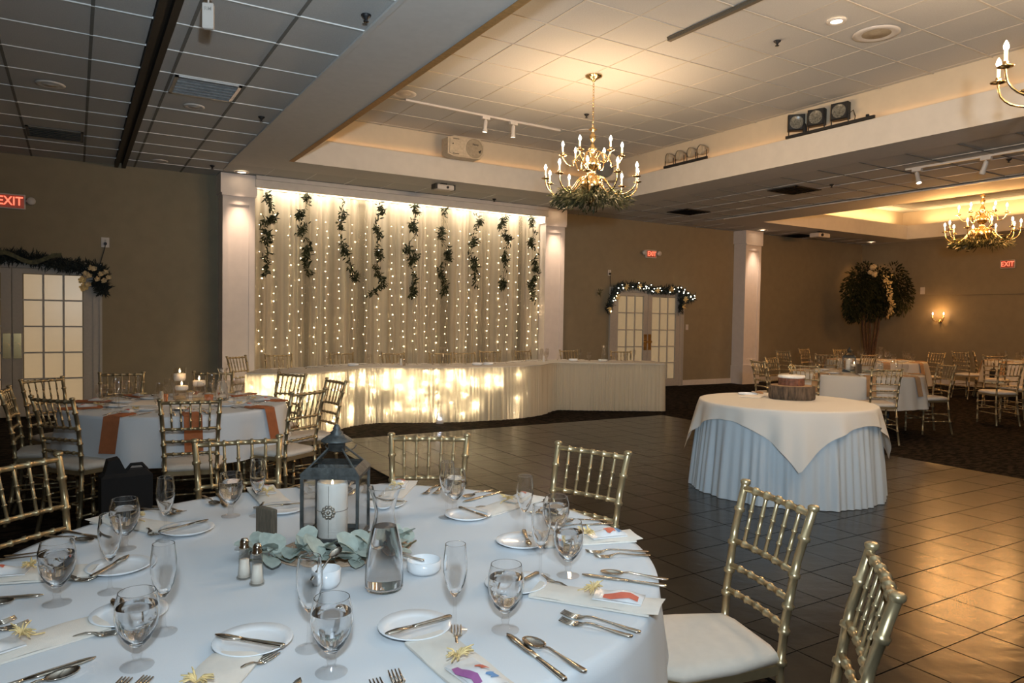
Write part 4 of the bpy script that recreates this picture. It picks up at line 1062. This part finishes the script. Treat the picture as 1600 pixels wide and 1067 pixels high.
def favor(parent_name, loc, rz, label, group, prints):
    r = empty('favor_packet', loc, rz, label, 'party favor', group)
    b = MB(); ny = 8; nx = 4; vs = []
    for j in range(ny + 1):
        for i in range(nx + 1):
            u = -1 + 2 * i / nx; v = j / ny; vs.append(Vector((u * .034 * (1 - .15 * math.sin(v * 3.1)), -.065 + .12 * v, .004 + .016 * (1 - u * u) * math.sin(PI * min(1, v * 1.1 + .08)))))
    n = nx + 1; b.add(vs, [(j * n + i, j * n + i + 1, (j + 1) * n + i + 1, (j + 1) * n + i) for j in range(ny) for i in range(nx)], True)
    b.box(-.033, .033, -.064, .054, .0, .003); p = b.build('packet', M_pack, r)
    for (m, x0, x1, y0, y1) in prints:
        q = MB(); vs = []
        for j in range(5):
            y = y0 + (y1 - y0) * j / 4
            for i in range(3):
                x = x0 + (x1 - x0) * i / 2 + .004 * math.sin(j * 1.6); u = x / .034; v = (y + .065) / .12
                vs.append(Vector((x, y, .0055 + .016 * (1 - u * u) * math.sin(PI * min(1, v * 1.1 + .08)))))
        q.add(vs, [(j * 3 + i, j * 3 + i + 1, j * 3 + 4 + i, j * 3 + 3 + i) for j in range(4) for i in range(2)], True).build('printed_patch', m, p)
    rb = MB()
    for k in range(26):
        a = random.uniform(-1.3, 1.3) + (PI if k % 2 else 0); d = Vector((math.cos(a), math.sin(a) * .8, random.uniform(.0, .6)))
        L = random.uniform(.018, .034); p0 = Vector((0, .058, .012))
        rb.tube([p0, p0 + d * L * .5 + Vector((0, 0, .006)), p0 + d * L], [.0016, .0022, .0012], 4)
    rb.tube([(0, .06, .012), (.01, .08, .008), (.004, .10, .003)], .0018, 4); rb.build('raffia_bow', M_raff, r)
    return r
PR1 = [(M_red, -.028, -.010, -.055, .03)]; PR2 = [(M_red, -.02, .012, -.03, .0), (M_bluep, -.02, .012, -.052, -.035)]; PR3 = [(M_violet, -.03, -.016, -.05, .035), (M_red, .0, .02, -.02, .0), (M_bluep, .002, .02, -.05, -.035)]
PR4 = [(M_red, -.02, .015, -.045, -.02)]

def frame(T, a):
    a = math.radians(a); return Vector((math.cos(a), math.sin(a), 0)), Vector((-math.sin(a), math.cos(a), 0)), a + PI / 2
ZC = .7595
def put(nm, me, T, a, r, s, label, cat, group, dz=0, yaw=0, z=ZC):
    R, Tn, rz = frame(T, a); p = Vector(T) + R * r + Tn * s
    o = bpy.data.objects.new(nm, me); link(o); o.location = (p.x, p.y, z + dz); o.rotation_euler = (0, 0, rz + yaw); return tag(o, label, cat, group)
def glass(kind, p, label, group, near=True, z=ZC):
    if kind == 'g':
        o = bpy.data.objects.new('water_goblet', GOB if near else GOBf); link(o); tag(o, label, 'goblet', group)
        if near: inst('water', WAT, o); inst('stem_and_foot', GOBS, o)
    else: o = bpy.data.objects.new('champagne_flute', FLU if near else FLUf); link(o); tag(o, label, 'flute', group)
    if kind != 'g' and near: inst('stem_and_foot', FLUS, o)
    o.location = (p[0], p[1], z + .0005); o.rotation_euler = (0, 0, random.uniform(0, 6)); return o
FT = (TX, TY, 0)
settings = [(-53, 'the white-seated right chair', 1, (1.13, 1.56), (1.06, 1.59), PR1),
            (-17, 'the gold chair nearest the cake table side of the big table', 1, (1.25, 1.90), (1.21, 1.93), PR2),
            (19, 'the chair before the dark floor', 1, None, None, PR4),
            (55, 'the chair right of the lantern', 1, (1.15, 2.28), (1.09, 2.22), PR4),
            (91, 'the chair back left of the lantern', 1, (.45, 2.58), (.53, 2.54), PR4),
            (127, 'the cropped left chair', 1, (.12, 2.36), (.23, 2.39), PR4),
            (163, 'the left picture edge', 1, (-.04, 1.99), (.07, 2.01), PR2),
            (199, 'the bottom left picture corner', 1, (.10, 1.56), (.16, 1.70), PR4),
            (235, 'the edge below the shakers', 1, (.42, 1.35), (.41, 1.47), PR4),
            (271, 'the edge below the carafe', 1, (.81, 1.35), (.71, 1.40), PR3)]
settings[1] = (-17, 'the rim nearest the cake', 1, (1.255, 1.80), (1.21, 1.91), PR2)
random.seed(21)
for a, who, _, gp, fpnt, pr in settings:
    j = lambda s=1: random.uniform(-.006, .006) * s
    jy = lambda: random.uniform(-.05, .05)
    put('napkin', NAP, FT, a, .765, j(), 'folded ivory napkin at the setting by ' + who, 'napkin', 'ivory napkins on the front table', yaw=jy() * .5)
    R, Tn, rz = frame(FT, a); p = Vector(FT) + R * .825
    favor('favor', (p.x, p.y, ZC + .013), rz + random.uniform(-.15, .15), 'favor packet with straw bow at the setting by ' + who, 'favor packets on the front table', pr)
    put('dinner_fork', FORK, FT, a, .815 + j(), -.135 + j(), 'dinner fork nearer the napkin, setting by ' + who, 'fork', 'forks on the front table', yaw=jy() - .10)
    put('salad_fork', FORKS, FT, a, .815 + j(), -.168 + j(), 'outer small fork, setting by ' + who, 'fork', 'forks on the front table', yaw=jy() - .10)
    put('dinner_knife', KNIFE, FT, a, .80 + j(), .155 + j(), 'dinner knife at the setting by ' + who, 'knife', 'dinner knives on the front table', yaw=jy())
    put('spoon', SPOON, FT, a, .82 + j(), .195 + j(), 'spoon beside the knife, setting by ' + who, 'spoon', 'spoons on the front table', yaw=jy() + .12)
    put('bread_plate', PLATE, FT, a, .56, j(2), 'small white bread plate at the setting by ' + who, 'plate', 'bread plates on the front table')
    put('butter_knife', BKN, FT, a, .575, j(2), 'butter knife lying on the bread plate by ' + who, 'knife', 'butter knives on the front table', dz=.0145, yaw=PI / 2 + random.uniform(-.35, .2))
    put('dessert_fork', FORKS, FT, a, .675, .035 + j(), 'small fork across the napkin head, setting by ' + who, 'fork', 'forks on the front table', yaw=-.45 + jy())
    if gp: glass('g', gp, 'stemmed water goblet at the setting by ' + who, 'water goblets on the front table')
    if fpnt: glass('f', fpnt, 'empty champagne flute at the setting by ' + who, 'champagne flutes on the front table')

# lantern
def lantern(loc, rz, label, s=1.0, flame=True):
    r = empty('lantern', loc, rz, label, 'lantern'); r.scale = (s, s, s)
    w = .082
    MB().bevbox(-w - .006, w + .006, -w - .006, w + .006, 0, .012, .003).bevbox(-w, w, -w, w, .012, .022, .002).build('base', M_lant, r)
    fr = MB()
    for sx in (-1, 1):
        for sy in (-1, 1): fr.box(sx * w - .0045, sx * w + .0045, sy * w - .0045, sy * w + .0045, .02, .225)
    for z0 in (.022, .213):
        fr.box(-w, w, -w - .005, -w + .005, z0, z0 + .012).box(-w, w, w - .005, w + .005, z0, z0 + .012).box(-w - .005, -w + .005, -w, w, z0, z0 + .012).box(w - .005, w + .005, -w, w, z0, z0 + .012)
    fr.build('frame', M_lant, r)
    for k in range(4):
        MB().box(-w + .006, w - .006, -.0008, .0008, .034, .213, M=Matrix.Rotation(k * PI / 2, 4, 'Z') @ Matrix.Translation((0, w, 0))).build('glass_pane', M_lantg, r)
    rf = MB(); 
    vs = [Vector((x * (w + .007), y * (w + .007), .225)) for x, y in ((-1, -1), (1, -1), (1, 1), (-1, 1))] + [Vector((x * (w - .012), y * (w - .012), .245)) for x, y in ((-1, -1), (1, -1), (1, 1), (-1, 1))]
    rf.add(vs, [(i, (i + 1) % 4, 4 + (i + 1) % 4, 4 + i) for i in range(4)])
    for x in (-1, 1):
        for y in (-1, 1): rf.tube([(x * (w - .012), y * (w - .012), .240), (x * .022, y * .022, .292)], .0035, 6)
    rf.lathe([(.0, .285), (.026, .285), (.026, .308), (.03, .31), (.048, .313), (.046, .318), (.028, .330), (.018, .336), (.020, .340), (.010, .347), (.012, .352), (.007, .362), (0, .366)], 20)
    rf.build('roof', M_lant, r)
    hb = MB().tube([(-.03 + .0, 0, .31)] + [(-.034 * math.cos(t * PI / 8), .0, .31 + .0 + .0 * t) for t in range(0, 1)] + [(.052 * math.sin(-1.4 + t * .35), .045, .30 - .03 * math.cos(-1.4 + t * .35)) for t in range(9)], .002, 5)
    hb.build('handle', M_lant, r)
    c = empty('pillar_candle', (0, 0, 0)); c.parent = r; KIDS.setdefault(r.name, []).append(c)
    MB().lathe([(0, .022), (.044, .022), (.046, .026), (.046, .182), (.044, .190), (.032, .186), (.024, .172), (0, .170)], 24, (-.012, 0, 0)).build('wax', M_wax, c)
    if flame: MB().lathe([(0, 0), (.0035, .006), (.003, .012), (0, .022)], 8, (-.012, 0, .176)).build('flame', M_flame, c)
    MB().tube([(-.012 - .0466, 0, .105)] + [(-.012 + .0466 * math.cos(t), .0466 * math.sin(t), .105) for t in [PI + k * PI / 12 for k in range(25)]], .0010, 4).tube([(-.012, -.0468, .028), (-.012, -.0468, .184)], .0008, 4).build('string', M_woodb, c)
    bb = MB()
    for k in range(10):
        a = k * 2 * PI / 10; bb.ball((-.012 + .016 * math.cos(a), -.048, .105 + .016 * math.sin(a)), .0062, 8, 5)
    bb.ball((-.012, -.051, .105), .0058, 8, 5); bb.build('flower_brooch', M_flor, c)
    return r
lz = math.radians(-31)
lantern((.675, 2.133, ZC), lz, 'weathered grey metal lantern with white pillar candle, centre of the front table', .99)
wb = MB().bevbox(-.011, .011, -.036, .036, 0, .108, .003).build('wooden_block', M_woodb); wb.location = (.49, 2.225, ZC); wb.rotation_euler = (0, 0, .42)
tag(wb, 'small upright grey-brown wooden block left of the front lantern', 'block')
mt = MB().lathe([(0, 0), (.17, 0), (.175, .002), (.17, .005), (0, .005)], 28).build('burlap_mat', M_peach); mt.location = (.68, 2.06, ZC); mt.scale = (1.15, .9, 1); tag(mt, 'peach burlap mat under the eucalyptus and front lantern', 'mat')
# eucalyptus
random.seed(9)
eu = empty('eucalyptus_garland', (.66, 2.04, ZC), 0, 'grey-green eucalyptus leaves laid around the front lantern', 'garland')
def eleaf():
    b = MB(); n = 10; vs = [Vector((0, .028, .004))]
    for k in range(n):
        a = 2 * PI * k / n; vs.append(Vector((.021 * math.sin(a), .028 - .030 * math.cos(a), .007 * abs(math.sin(a)) + .002 * math.sin(2 * a))))
    b.add(vs, [(0, 1 + (k + 1) % n, 1 + k) for k in range(n)], True); b.tube([(0, 0, 0), (0, -.012, 0)], .001, 4); return b.mesh('leaf', M_euc)
EL = eleaf()
MB().tube([(-.26, .02, .012), (-.16, -.03, .02), (-.05, -.10, .018), (.04, -.13, .02), (.14, -.12, .018), (.22, -.04, .012)], .0025, 6).tube([(-.2, .0, .012), (-.1, -.06, .03), (0, -.14, .02)], .002, 5).build('stem', M_leafg, eu)
EP = [Vector(p) for p in ((-.25, .12, 0), (-.21, .03, 0), (-.15, -.04, 0), (-.08, -.10, 0), (.0, -.13, 0), (.07, -.13, 0), (.14, -.09, 0), (.17, .0, 0))]
for k in range(78):
    t = random.random() * 6.99; i = int(t); q = EP[i].lerp(EP[i + 1], t - i); x = q.x + random.uniform(-.028, .028); y = q.y + random.uniform(-.028, .028)
    # keep them off the lantern base
    inst('leaf', EL, eu, (x, y, random.uniform(.008, .045)), rot=(random.uniform(-.15, .75), random.uniform(-.4, .4), random.uniform(0, 6.28)), scale=(random.uniform(.85, 1.35),) * 3)
# shakers
for x, y, l in ((.375, 1.955, 'silver-capped glass shaker, rear one of the pair left of the eucalyptus'), (.395, 1.895, 'silver-capped glass shaker, front one of the pair left of the eucalyptus')):
    r = empty('salt_shaker', (x, y, ZC), 0, l, 'shaker', 'shaker pair on the front table')
    MB().lathe([(0, 0), (.019, 0), (.020, .004), (.0165, .012), (.0125, .075), (.0125, .080), (0, .080)], 8, smooth=False).build('body', M_glassf, r)
    MB().lathe([(0, .004), (.015, .004), (.0115, .050), (0, .050)], 12).build('salt', M_wax, r)
    MB().lathe([(.013, .078), (.0135, .083), (.011, .086), (.012, .095), (.008, .104), (0, .106)], 14).build('cap', M_steel, r)
# carafe
def carafe(loc, label, near=True):
    r = empty('water_carafe', loc, 0, label, 'carafe')
    o = [(0, 0), (.045, 0), (.048, .006), (.048, .03), (.045, .10), (.034, .150), (.026, .180), (.025, .20), (.033, .235), (.042, .258)]
    i = [(.0405, .258), (.0315, .235), (.0235, .20), (.0245, .180), (.0325, .150), (.043, .10), (.046, .03), (.044, .009), (0, .009)]
    MB().lathe(sup(o + i) if near else o, 28 if near else 14).build('glass_body', M_glass if near else M_glassf, r)
    w = [(0, .0095), (.0435, .0095), (.0455, .03), (.0425, .10), (.0320, .150), (.0295, .160), (0, .160)]
    if near:
        MB().lathe(sup([(q * .985, z) for q, z in w]), 24).build('water', M_water, r)
    return r
carafe((.668, 1.715, ZC), 'flared glass water carafe in front of the lantern')
# white dishes
def dish(nm, x, y, r0, h, label, group=None, z=ZC):
    o = MB().lathe([(0, 0), (r0 * .82, 0), (r0, h * .3), (r0, h), (r0 * .95, h), (r0 * .94, h * .35), (0, h * .2)], 28).build(nm, M_china); o.location = (x, y, z); return tag(o, label, 'dish', group)
dish('ramekin', .805, 1.775, .046, .034, 'round white dish right of the front carafe')
dish('ramekin', .545, 1.80, .036, .045, 'small white cup in front of the eucalyptus')
tsp = bpy.data.objects.new('sugar_spoon', SPOON); link(tsp); tsp.location = (.55, 1.815, ZC + .048); tsp.rotation_euler = (.35, 0, -.9); tsp.scale = (.75, .75, .75); tag(tsp, 'small spoon resting across the white cup below the eucalyptus', 'spoon')
tsp = bpy.data.objects.new('butter_spreader', BKN); link(tsp); tsp.location = (.765, 1.82, ZC + .035); tsp.rotation_euler = (.15, 0, .9); tsp.scale = (.7, .7, .7); tag(tsp, 'small knife leaning on the round white dish behind the carafe', 'knife')

# ------------------------------------------------------------ rust napkin table
UT = (UX, UY, 0)
RUST = napkin_mesh(.115, .16, M_rust, hang=.24); FLATN = napkin_mesh(.10, .26, M_rust)
random.seed(31)
UA = [(-126, 'in front of the left chair'), (-90, 'behind the middle chair back'), (-47, 'at the front right rim'), (-12, 'at the right rim'), (35, 'on the far right side'), (75, 'behind the carafe'), (112, 'at the back left rim'), (150, 'at the far left rim'), (186, 'at the left rim')]
for a, who in UA:
    hang = a in (-126, -90, -47, -12)
    put('napkin', RUST if hang else FLATN, UT, a, .70 if hang else .64, 0, 'rust orange napkin ' + ('hanging ' if hang else 'lying ') + who, 'napkin', 'rust napkins')
    R, Tn, rz = frame(UT, a); p = Vector(UT) + R * .60
    favor('favor', (p.x, p.y, ZC + .013), rz, 'pale favor packet on the rust napkin ' + who, 'favor packets on the rust napkin table', PR4[:1])
    for nm, me, s in (('dinner_fork', FORK, -.10), ('dinner_knife', KNIFE, .10)):
        put(nm, me, UT, a, .64, s, nm.split('_')[1] + ' beside the rust napkin ' + who, nm.split('_')[1], 'cutlery beside the rust napkins', yaw=random.uniform(-.1, .1))
    put('bread_plate', PLATE, UT, a, .42, .0, 'white bread plate inward of the rust napkin ' + who, 'plate', 'bread plates on the rust napkin table')
    for kd, r_, s_ in (('g', .50, .15), ('f', .42, .10)):
        R, Tn, rz = frame(UT, a); p = Vector(UT) + R * r_ + Tn * s_
        glass(kd, (p.x, p.y), ('water goblet' if kd == 'g' else 'champagne flute') + ' right of the rust napkin ' + who, 'glasses on the rust napkin table', near=False)
def cyl_candle(x, y, r0, h, label, z=ZC):
    r = empty('floating_candle', (x, y, z), 0, label, 'candle')
    MB().lathe([(0, 0), (r0, 0), (r0, h)], 20).build('glass_cylinder', M_glassf, r)
    MB().lathe([(0, h * .60), (r0 * .8, h * .60), (r0 * .95, h * .68), (r0 * .9, h * .82), (0, h * .82)], 18).build('floating_wax', M_wax, r)
    MB().lathe([(0, 0), (.007, .010), (.005, .02), (0, .034)], 8, (0, 0, h * .84)).build('flame', M_flame, r)
    MB().lathe([(0, .004), (r0 * .95, .004), (r0 * .95, h * .12), (0, h * .12)], 14).build('pebbles', M_cream, r)
cyl_candle(.705, 6.25, .048, .255, 'tallest glass cylinder with a floating candle on the rust napkin table')
cyl_candle(.70, 6.08, .050, .155, 'shortest glass cylinder candle, in front of the tallest one')
cyl_candle(.83, 6.12, .050, .195, 'medium glass cylinder candle right of the tallest one')
light('candle_glow', 'POINT', (.76, 6.10, 1.05), .9, (1, .55, .22), shadow_soft_size=.03)
M_amber = mat('amber_votive_glass', (.35, .10, .03), .2, emit=(1, .3, .08), estr=.06)
for x, y, l in ((.58, 6.15, 'small dark amber votive left of the candle cylinders'), (.88, 5.98, 'small amber votive right of the candle cylinders')):
    tag(MB().lathe([(0, 0), (.028, 0), (.034, .06), (.031, .06), (.026, .006), (0, .006)], 16).build('votive_holder', M_amber, loc=(x, y, ZC)), l, 'votive')
tag(MB().lathe([(0, 0), (.019, 0), (.014, .07), (.012, .095), (0, .10)], 12).build('salt_shaker', M_wax, loc=(.55, 5.98, ZC)), 'white salt shaker before the candle cylinders', 'shaker')
carafe((.99, 6.05, ZC), 'glass carafe beside the floating candles on the rust napkin table', True)
rn = MB().box(-.16, .16, -.40, .40, 0, .004).build('table_runner', M_wax); rn.location = (.75, 6.0, ZC); rn.rotation_euler = (0, 0, 1.2); tag(rn, 'white runner under the floating candles', 'runner')
bg = empty('black_bag', (.26, 5.0, 0), .1, 'black bag standing on the floor between two chairs by the rust napkin table', 'bag')
MB().bevbox(-.14, .14, -.07, .07, 0, .48, .03).prism([(-.12, .47), (.0, .47), (-.04, .56), (-.10, .55)], -.05, .05, M=Tm((0, 0, 0), 0, PI / 2)).build('body', M_bag, bg)
MB().tube([(.0, 0, .47), (.03, 0, .51), (.09, 0, .51), (.12, 0, .47)], .010, 6).build('handle', M_bag, bg)

# ------------------------------------------------------------ tables behind the cake and in the annex
TANH = napkin_mesh(.115, .16, M_tan, hang=.26)
def far_setting(T, angs, tab, seed, hangs=True, nap=TANH):
    random.seed(seed)
    words = ['near rim', 'near right rim', 'right rim', 'far right rim', 'far rim', 'far left rim', 'left rim', 'near left rim']
    base = math.degrees(math.atan2(T[1], T[0])) + 180; tab0 = tab
    for k8 in range(8):
        a = base + 45 * k8 + 12; tab = tab0 + ', ' + words[k8]
        if k8 not in angs: continue
        put('napkin', nap, T, a, .76, 0, 'tan napkin hanging from ' + tab, 'napkin', 'tan napkins on ' + tab0)
        put('bread_plate', PLATE, T, a, .50, 0, 'small white plate on ' + tab, 'plate', 'plates on ' + tab0)
        put('dinner_fork', FORK, T, a, .70, -.11, 'fork on ' + tab, 'fork', 'forks on ' + tab0, yaw=random.uniform(-.1, .1))
        put('dinner_knife', KNIFE, T, a, .70, .11, 'knife on ' + tab, 'knife', 'knives on ' + tab0, yaw=random.uniform(-.1, .1))
        R, Tn, rz = frame(T, a)
        for kd, r_, s_ in (('g', .60, .17), ('f', .50, .12)):
            p = Vector(T) + R * r_ + Tn * s_; glass(kd, (p.x, p.y), ('water goblet on ' if kd == 'g' else 'champagne flute on ') + tab, ('goblets on ' if kd == 'g' else 'flutes on ') + tab0, near=False)
far_setting((VX, VY, 0), [0, 1, 2, 3, 4, 5, 6, 7], 'the table behind the cake', 51)
far_setting((WX, WY, 0), [0, 1, 2, 3, 4, 5, 6, 7], 'the far table under the tree', 52)
far_setting((ZX, ZY, 0), [0, 7, 6, 5, 4], 'the table cut by the right edge', 53)
lantern((VX + .02, VY + .12, ZC), .5, 'dark lantern with white candle on the table behind the cake', .95)
carafe((VX + .22, VY - .20, ZC), 'carafe on the table behind the cake, right of its lantern', False)
cyl_candle(VX - .12, VY - .05, .045, .15, 'small candle cylinder beside the lantern on the table behind the cake')
tag(MB().bevbox(-.05, .05, -.012, .012, 0, .14, .003).build('table_sign', M_woodb, loc=(VX - .32, VY - .25, ZC)), 'small brown upright sign on the table behind the cake', 'sign')
random.seed(15)
ef = empty('eucalyptus_garland', (VX, VY - .12, ZC), 0, 'pale leafy sprigs on the table behind the cake', 'garland')
for k in range(26):
    a = random.uniform(0, 6.28); q = random.uniform(.05, .24); inst('leaf', EL, ef, (q * math.cos(a), q * math.sin(a), random.uniform(.005, .03)), rot=(random.uniform(0, .5), 0, a * 3), scale=(1.4,) * 3)
carafe((WX, WY - .1, ZC), 'carafe on the far table beneath the dark tree', False)
cyl_candle(ZX - .2, ZY, .045, .12, 'small candle on the table cut by the right edge')
# black bags hanging behind chairs
for x, y, l in ((13.65, 7.62, 'black bag hanging at the right rim of the far table beneath the tree'), (15.02, 7.05, 'black bag hanging at the left rim of the table cut by the right edge')):
    r = empty('black_bag', (x, y, .34), .6, l, 'bag'); MB().bevbox(-.15, .15, -.05, .05, 0, .28, .03).build('body', M_bag, r); MB().tube([(-.1, 0, .28), (-.06, 0, .38), (.06, 0, .38), (.1, 0, .28)], .009, 6).build('strap', M_bag, r)

# ------------------------------------------------------------ head table ware
random.seed(61)
def head_item(fn, f, q): 
    k = int(f * 159); p = fp[k].lerp(rp[k], q); return fn(p.x, p.y)
zc = .7625
hg = 'glasses on the head table'
hcount = {'g': 0, 'f': 0}
for f, q, kd in ((.02, .7, 'f'), (.05, .55, 'g'), (.16, .7, 'g'), (.18, .6, 'f'), (.27, .75, 'g'), (.29, .6, 'f'), (.33, .7, 'g'), (.40, .7, 'f'), (.42, .75, 'g'), (.52, .65, 'g'), (.54, .75, 'f'), (.60, .7, 'f'), (.66, .7, 'g'), (.72, .7, 'f'), (.735, .6, 'g'), (.74, .75, 'f'), (.82, .7, 'f'), (.84, .6, 'g'), (.93, .7, 'g'), (.945, .6, 'f')):
    k = int(f * 159); p = fp[k].lerp(rp[k], q); hcount[kd] += 1; glass(kd, (p.x, p.y), ('water goblet' if kd == 'g' else 'champagne flute') + ' on the long head table, %s from its left end' % ORD[hcount[kd] - 1], 'goblets on the head table' if kd == 'g' else 'flutes on the head table', near=False, z=zc)
for i, (f, q, l) in enumerate(((.235, .45, 'flat white dish at the left bend of the head table'), (.495, .45, 'left one of two white dishes mid head table'), (.52, .45, 'right one of two white dishes mid head table'), (.80, .5, 'white dish on the head table right of the right drape pilaster'), (.87, .5, 'second white dish on the right stretch of the head table'))):
    k = int(f * 159); p = fp[k].lerp(rp[k], q); dish('serving_dish', p.x, p.y, .075, .035, l, z=zc)
ORD2 = ORD + ['fourteenth']
for i, f in enumerate((.03, .08, .13, .18, .26, .33, .38, .45, .55, .62, .69, .78, .83, .9)):
    k = int(f * 159); p = fp[k].lerp(rp[k], .78)
    t = (fp[k + 1] - fp[k - 1]).normalized(); an = math.atan2(t.y, t.x)
    for nm, me, s in (('dinner_knife', KNIFE, -.11), ('dinner_fork', FORK, .11)):
        o = bpy.data.objects.new(nm, me); link(o); o.location = (p.x + t.x * s, p.y + t.y * s, zc); o.rotation_euler = (0, 0, an + PI); tag(o, ('knife' if 'knife' in nm else 'fork') + ' on the long head table, %s setting from its left end' % ORD2[i], nm.split('_')[1], 'cutlery on the head table ' + nm)
    o = bpy.data.objects.new('napkin', NAP); link(o); o.location = (p.x, p.y, zc); o.rotation_euler = (0, 0, an + PI); o.scale = (.9, .7, .9); tag(o, 'ivory napkin on the long head table, %s setting from its left end' % ORD2[i], 'napkin', 'napkins on the head table')
for f, q, l in ((.335, .4, 'white shaker near the left middle of the head table'), (.345, .42, 'dark shaker near the left middle of the head table'), (.715, .35, 'white shaker where the head table bends right')):
    k = int(f * 159); p = fp[k].lerp(rp[k], q); tag(MB().lathe([(0, 0), (.019, 0), (.014, .07), (.012, .095), (0, .10)], 12).build('salt_shaker', M_steel if 'dark' in l else M_wax, loc=(p.x, p.y, zc)), l, 'shaker')
carafe((7.30, 9.2, zc), 'carafe standing on the right stretch of the head table', False)
carafe((4.45, 9.25, zc), 'carafe in the middle of the head table', False)

# ------------------------------------------------------------ cake table
lg = empty('log_slice', (5.50, 4.24, .7635), .4, 'thick bark-sided log slice carrying the small cake', 'log slice')
random.seed(71); n = 60; vs = []; rr = [.195 + .010 * math.sin(3 * 2 * PI * k / n) + random.uniform(-.006, .006) for k in range(n)]
for z, s in ((0, .97), (.02, 1.0), (.06, 1.0), (.105, .995), (.12, .97)):
    for k in range(n): a = 2 * PI * k / n; q = rr[k] * s + random.uniform(-.002, .002); vs.append(Vector((q * math.cos(a), q * math.sin(a), z)))
b = MB().add(vs, [(i * n + k, i * n + (k + 1) % n, (i + 1) * n + (k + 1) % n, (i + 1) * n + k) for i in range(4) for k in range(n)] + [tuple(4 * n + k for k in range(n))]); b.build('bark', M_bark, lg)
M_logtop = mat('cut_wood_face', (.34, .21, .11), .8, var=.2, scale=14)
MB().lathe([(0, .1215), (.17, .1215), (.178, .119)], 40).build('cut_face', M_logtop, lg)
cg = empty('cake', (5.50, 4.24, .7635 + .122), .4, 'small round cake with bark-brown side and white top on the log slice', 'cake')
b = MB(); n = 40; vs = []
for z in (0, .03, .07):
    for k in range(n): a = 2 * PI * k / n; q = .108 + (.004 if k % 2 else 0); vs.append(Vector((q * math.cos(a), q * math.sin(a), z)))
M_chocs = mat('reddish_brown_cake_side', (.16, .06, .03), .7, var=.4, scale=40)
b.add(vs, [(i * n + k, i * n + (k + 1) % n, (i + 1) * n + (k + 1) % n, (i + 1) * n + k) for i in range(2) for k in range(n)]); b.build('cake_side', M_chocs, cg)
MB().lathe([(.113, .066), (.118, .074), (.112, .088), (0, .092)], 36).build('icing', M_icing, cg)
tp = MB().tube([(0, 0, .09), (0, 0, .13)], .003, 6)
for t in range(3): tp.tube([(.030 * math.cos(k * PI / 8) * math.cos(t * 1.05), .030 * math.cos(k * PI / 8) * math.sin(t * 1.05), .155 + .030 * math.sin(k * PI / 8)) for k in range(17)], .0025, 5)
tp.build('topper', M_brass, cg)
pl = dish('cake_plate', 5.42, 4.66, .09, .012, 'stack-edge white plate behind and left of the log slice', z=.7635)
cs = empty('cake_server', (5.50, 4.62, .7635 + .016), -.5, 'wooden-handled cake server lying on the plate by the log slice', 'cake server')
MB().prism([(-.02, .0), (.02, 0), (.03, .06), (0, .12), (-.03, .06)], 0, .003).build('blade', M_steel, cs); MB().tube([(0, 0, .004), (.0, -.10, .012), (0, -.14, .010)], [.008, .011, .009], 8).build('handle', mat('orange_wood_handle', (.45, .22, .09), .5), cs)
np_ = MB().bevbox(-.12, .12, -.09, .09, 0, .006, .002).build('paper_napkin', M_nap); np_.location = (5.30, 4.50, .7635); np_.rotation_euler = (0, 0, .5); tag(np_, 'flat pale napkin under the plate on the cake table', 'napkin')

# ------------------------------------------------------------ tree in the annex corner
random.seed(81)
tree = empty('ficus_tree', (16.8, 10.72, 0), 0, 'dark bushy indoor tree in the annex corner, lit from above', 'tree')
MB().lathe([(0, 0), (.20, 0), (.25, .38), (.27, .40), (.25, .40), (.22, .36), (0, .36)], 24).build('pot', M_woodb, tree)
b = MB()
tips = []
for (dx, dy, tz, bend) in ((-.30, 0, 2.1, -.12), (-.22, .1, 1.9, -.05), (.05, .05, 2.2, .1), (.20, -.05, 2.0, .08), (.42, 0, 1.9, .15), (-.05, .1, 2.3, .02)):
    pts = [(dx * .25, dy, .35), (dx * .45 + bend * .3, dy * .3, .8), (dx * .7 + bend * .4, dy * .7, 1.3), (dx, dy, tz)]
    P_, _ = [Vector(p) for p in pts], 0
    b.tube(pts, [.034, .030, .026, .016], 8)
    tips.append(pts[-1])
b.build('trunk', M_trunk, tree)
lobes = [(-.55, 0, 2.25, .42, .55), (-.25, 0, 2.45, .4, .5), (.15, -.1, 2.35, .5, .5), (.55, -.2, 2.45, .48, .5), (.75, -.3, 2.15, .40, .5), (.35, -.1, 1.95, .4, .38), (-.65, 0, 1.8, .30, .35), (.05, 0, 1.9, .35, .4)]
for k, (x, y, z, rx, rz_) in enumerate(lobes):
    b = MB()
    for _ in range(1100):
        u = Vector((random.gauss(0, 1), random.gauss(0, 1), random.gauss(0, 1))).normalized() * (random.random() ** .4)
        p = Vector((x + u.x * rx, y + u.y * rx * .7, z + u.z * rz_)); leaf(b, p, (u.x, u.y, u.z - .6), random.uniform(.05, .10), random.uniform(.014, .022))
    b.build('foliage', M_leafd, tree)['kind'] = 'stuff'
b = MB()
for _ in range(150):
    t = random.random(); p = Vector((-.28 + .25 * math.sin(t * 5) * .5 + random.uniform(-.18, .18) * t, -.62 + random.uniform(-.05, .05), 1.6 + 1.0 * t)); leaf(b, p, (random.uniform(-1, 1), -.4, random.uniform(-1, .6)), .08, .02)
b.build('lit_leaves', M_raff, tree)['kind'] = 'stuff'  # straw colour stands for lamp light on these leaves
b = MB(); rose(b, (-.52, -.35, 2.78), .10); rose(b, (-.45, -.35, 2.62), .09); rose(b, (-.58, -.32, 2.66), .07); b.build('white_blossom', M_cream, tree)
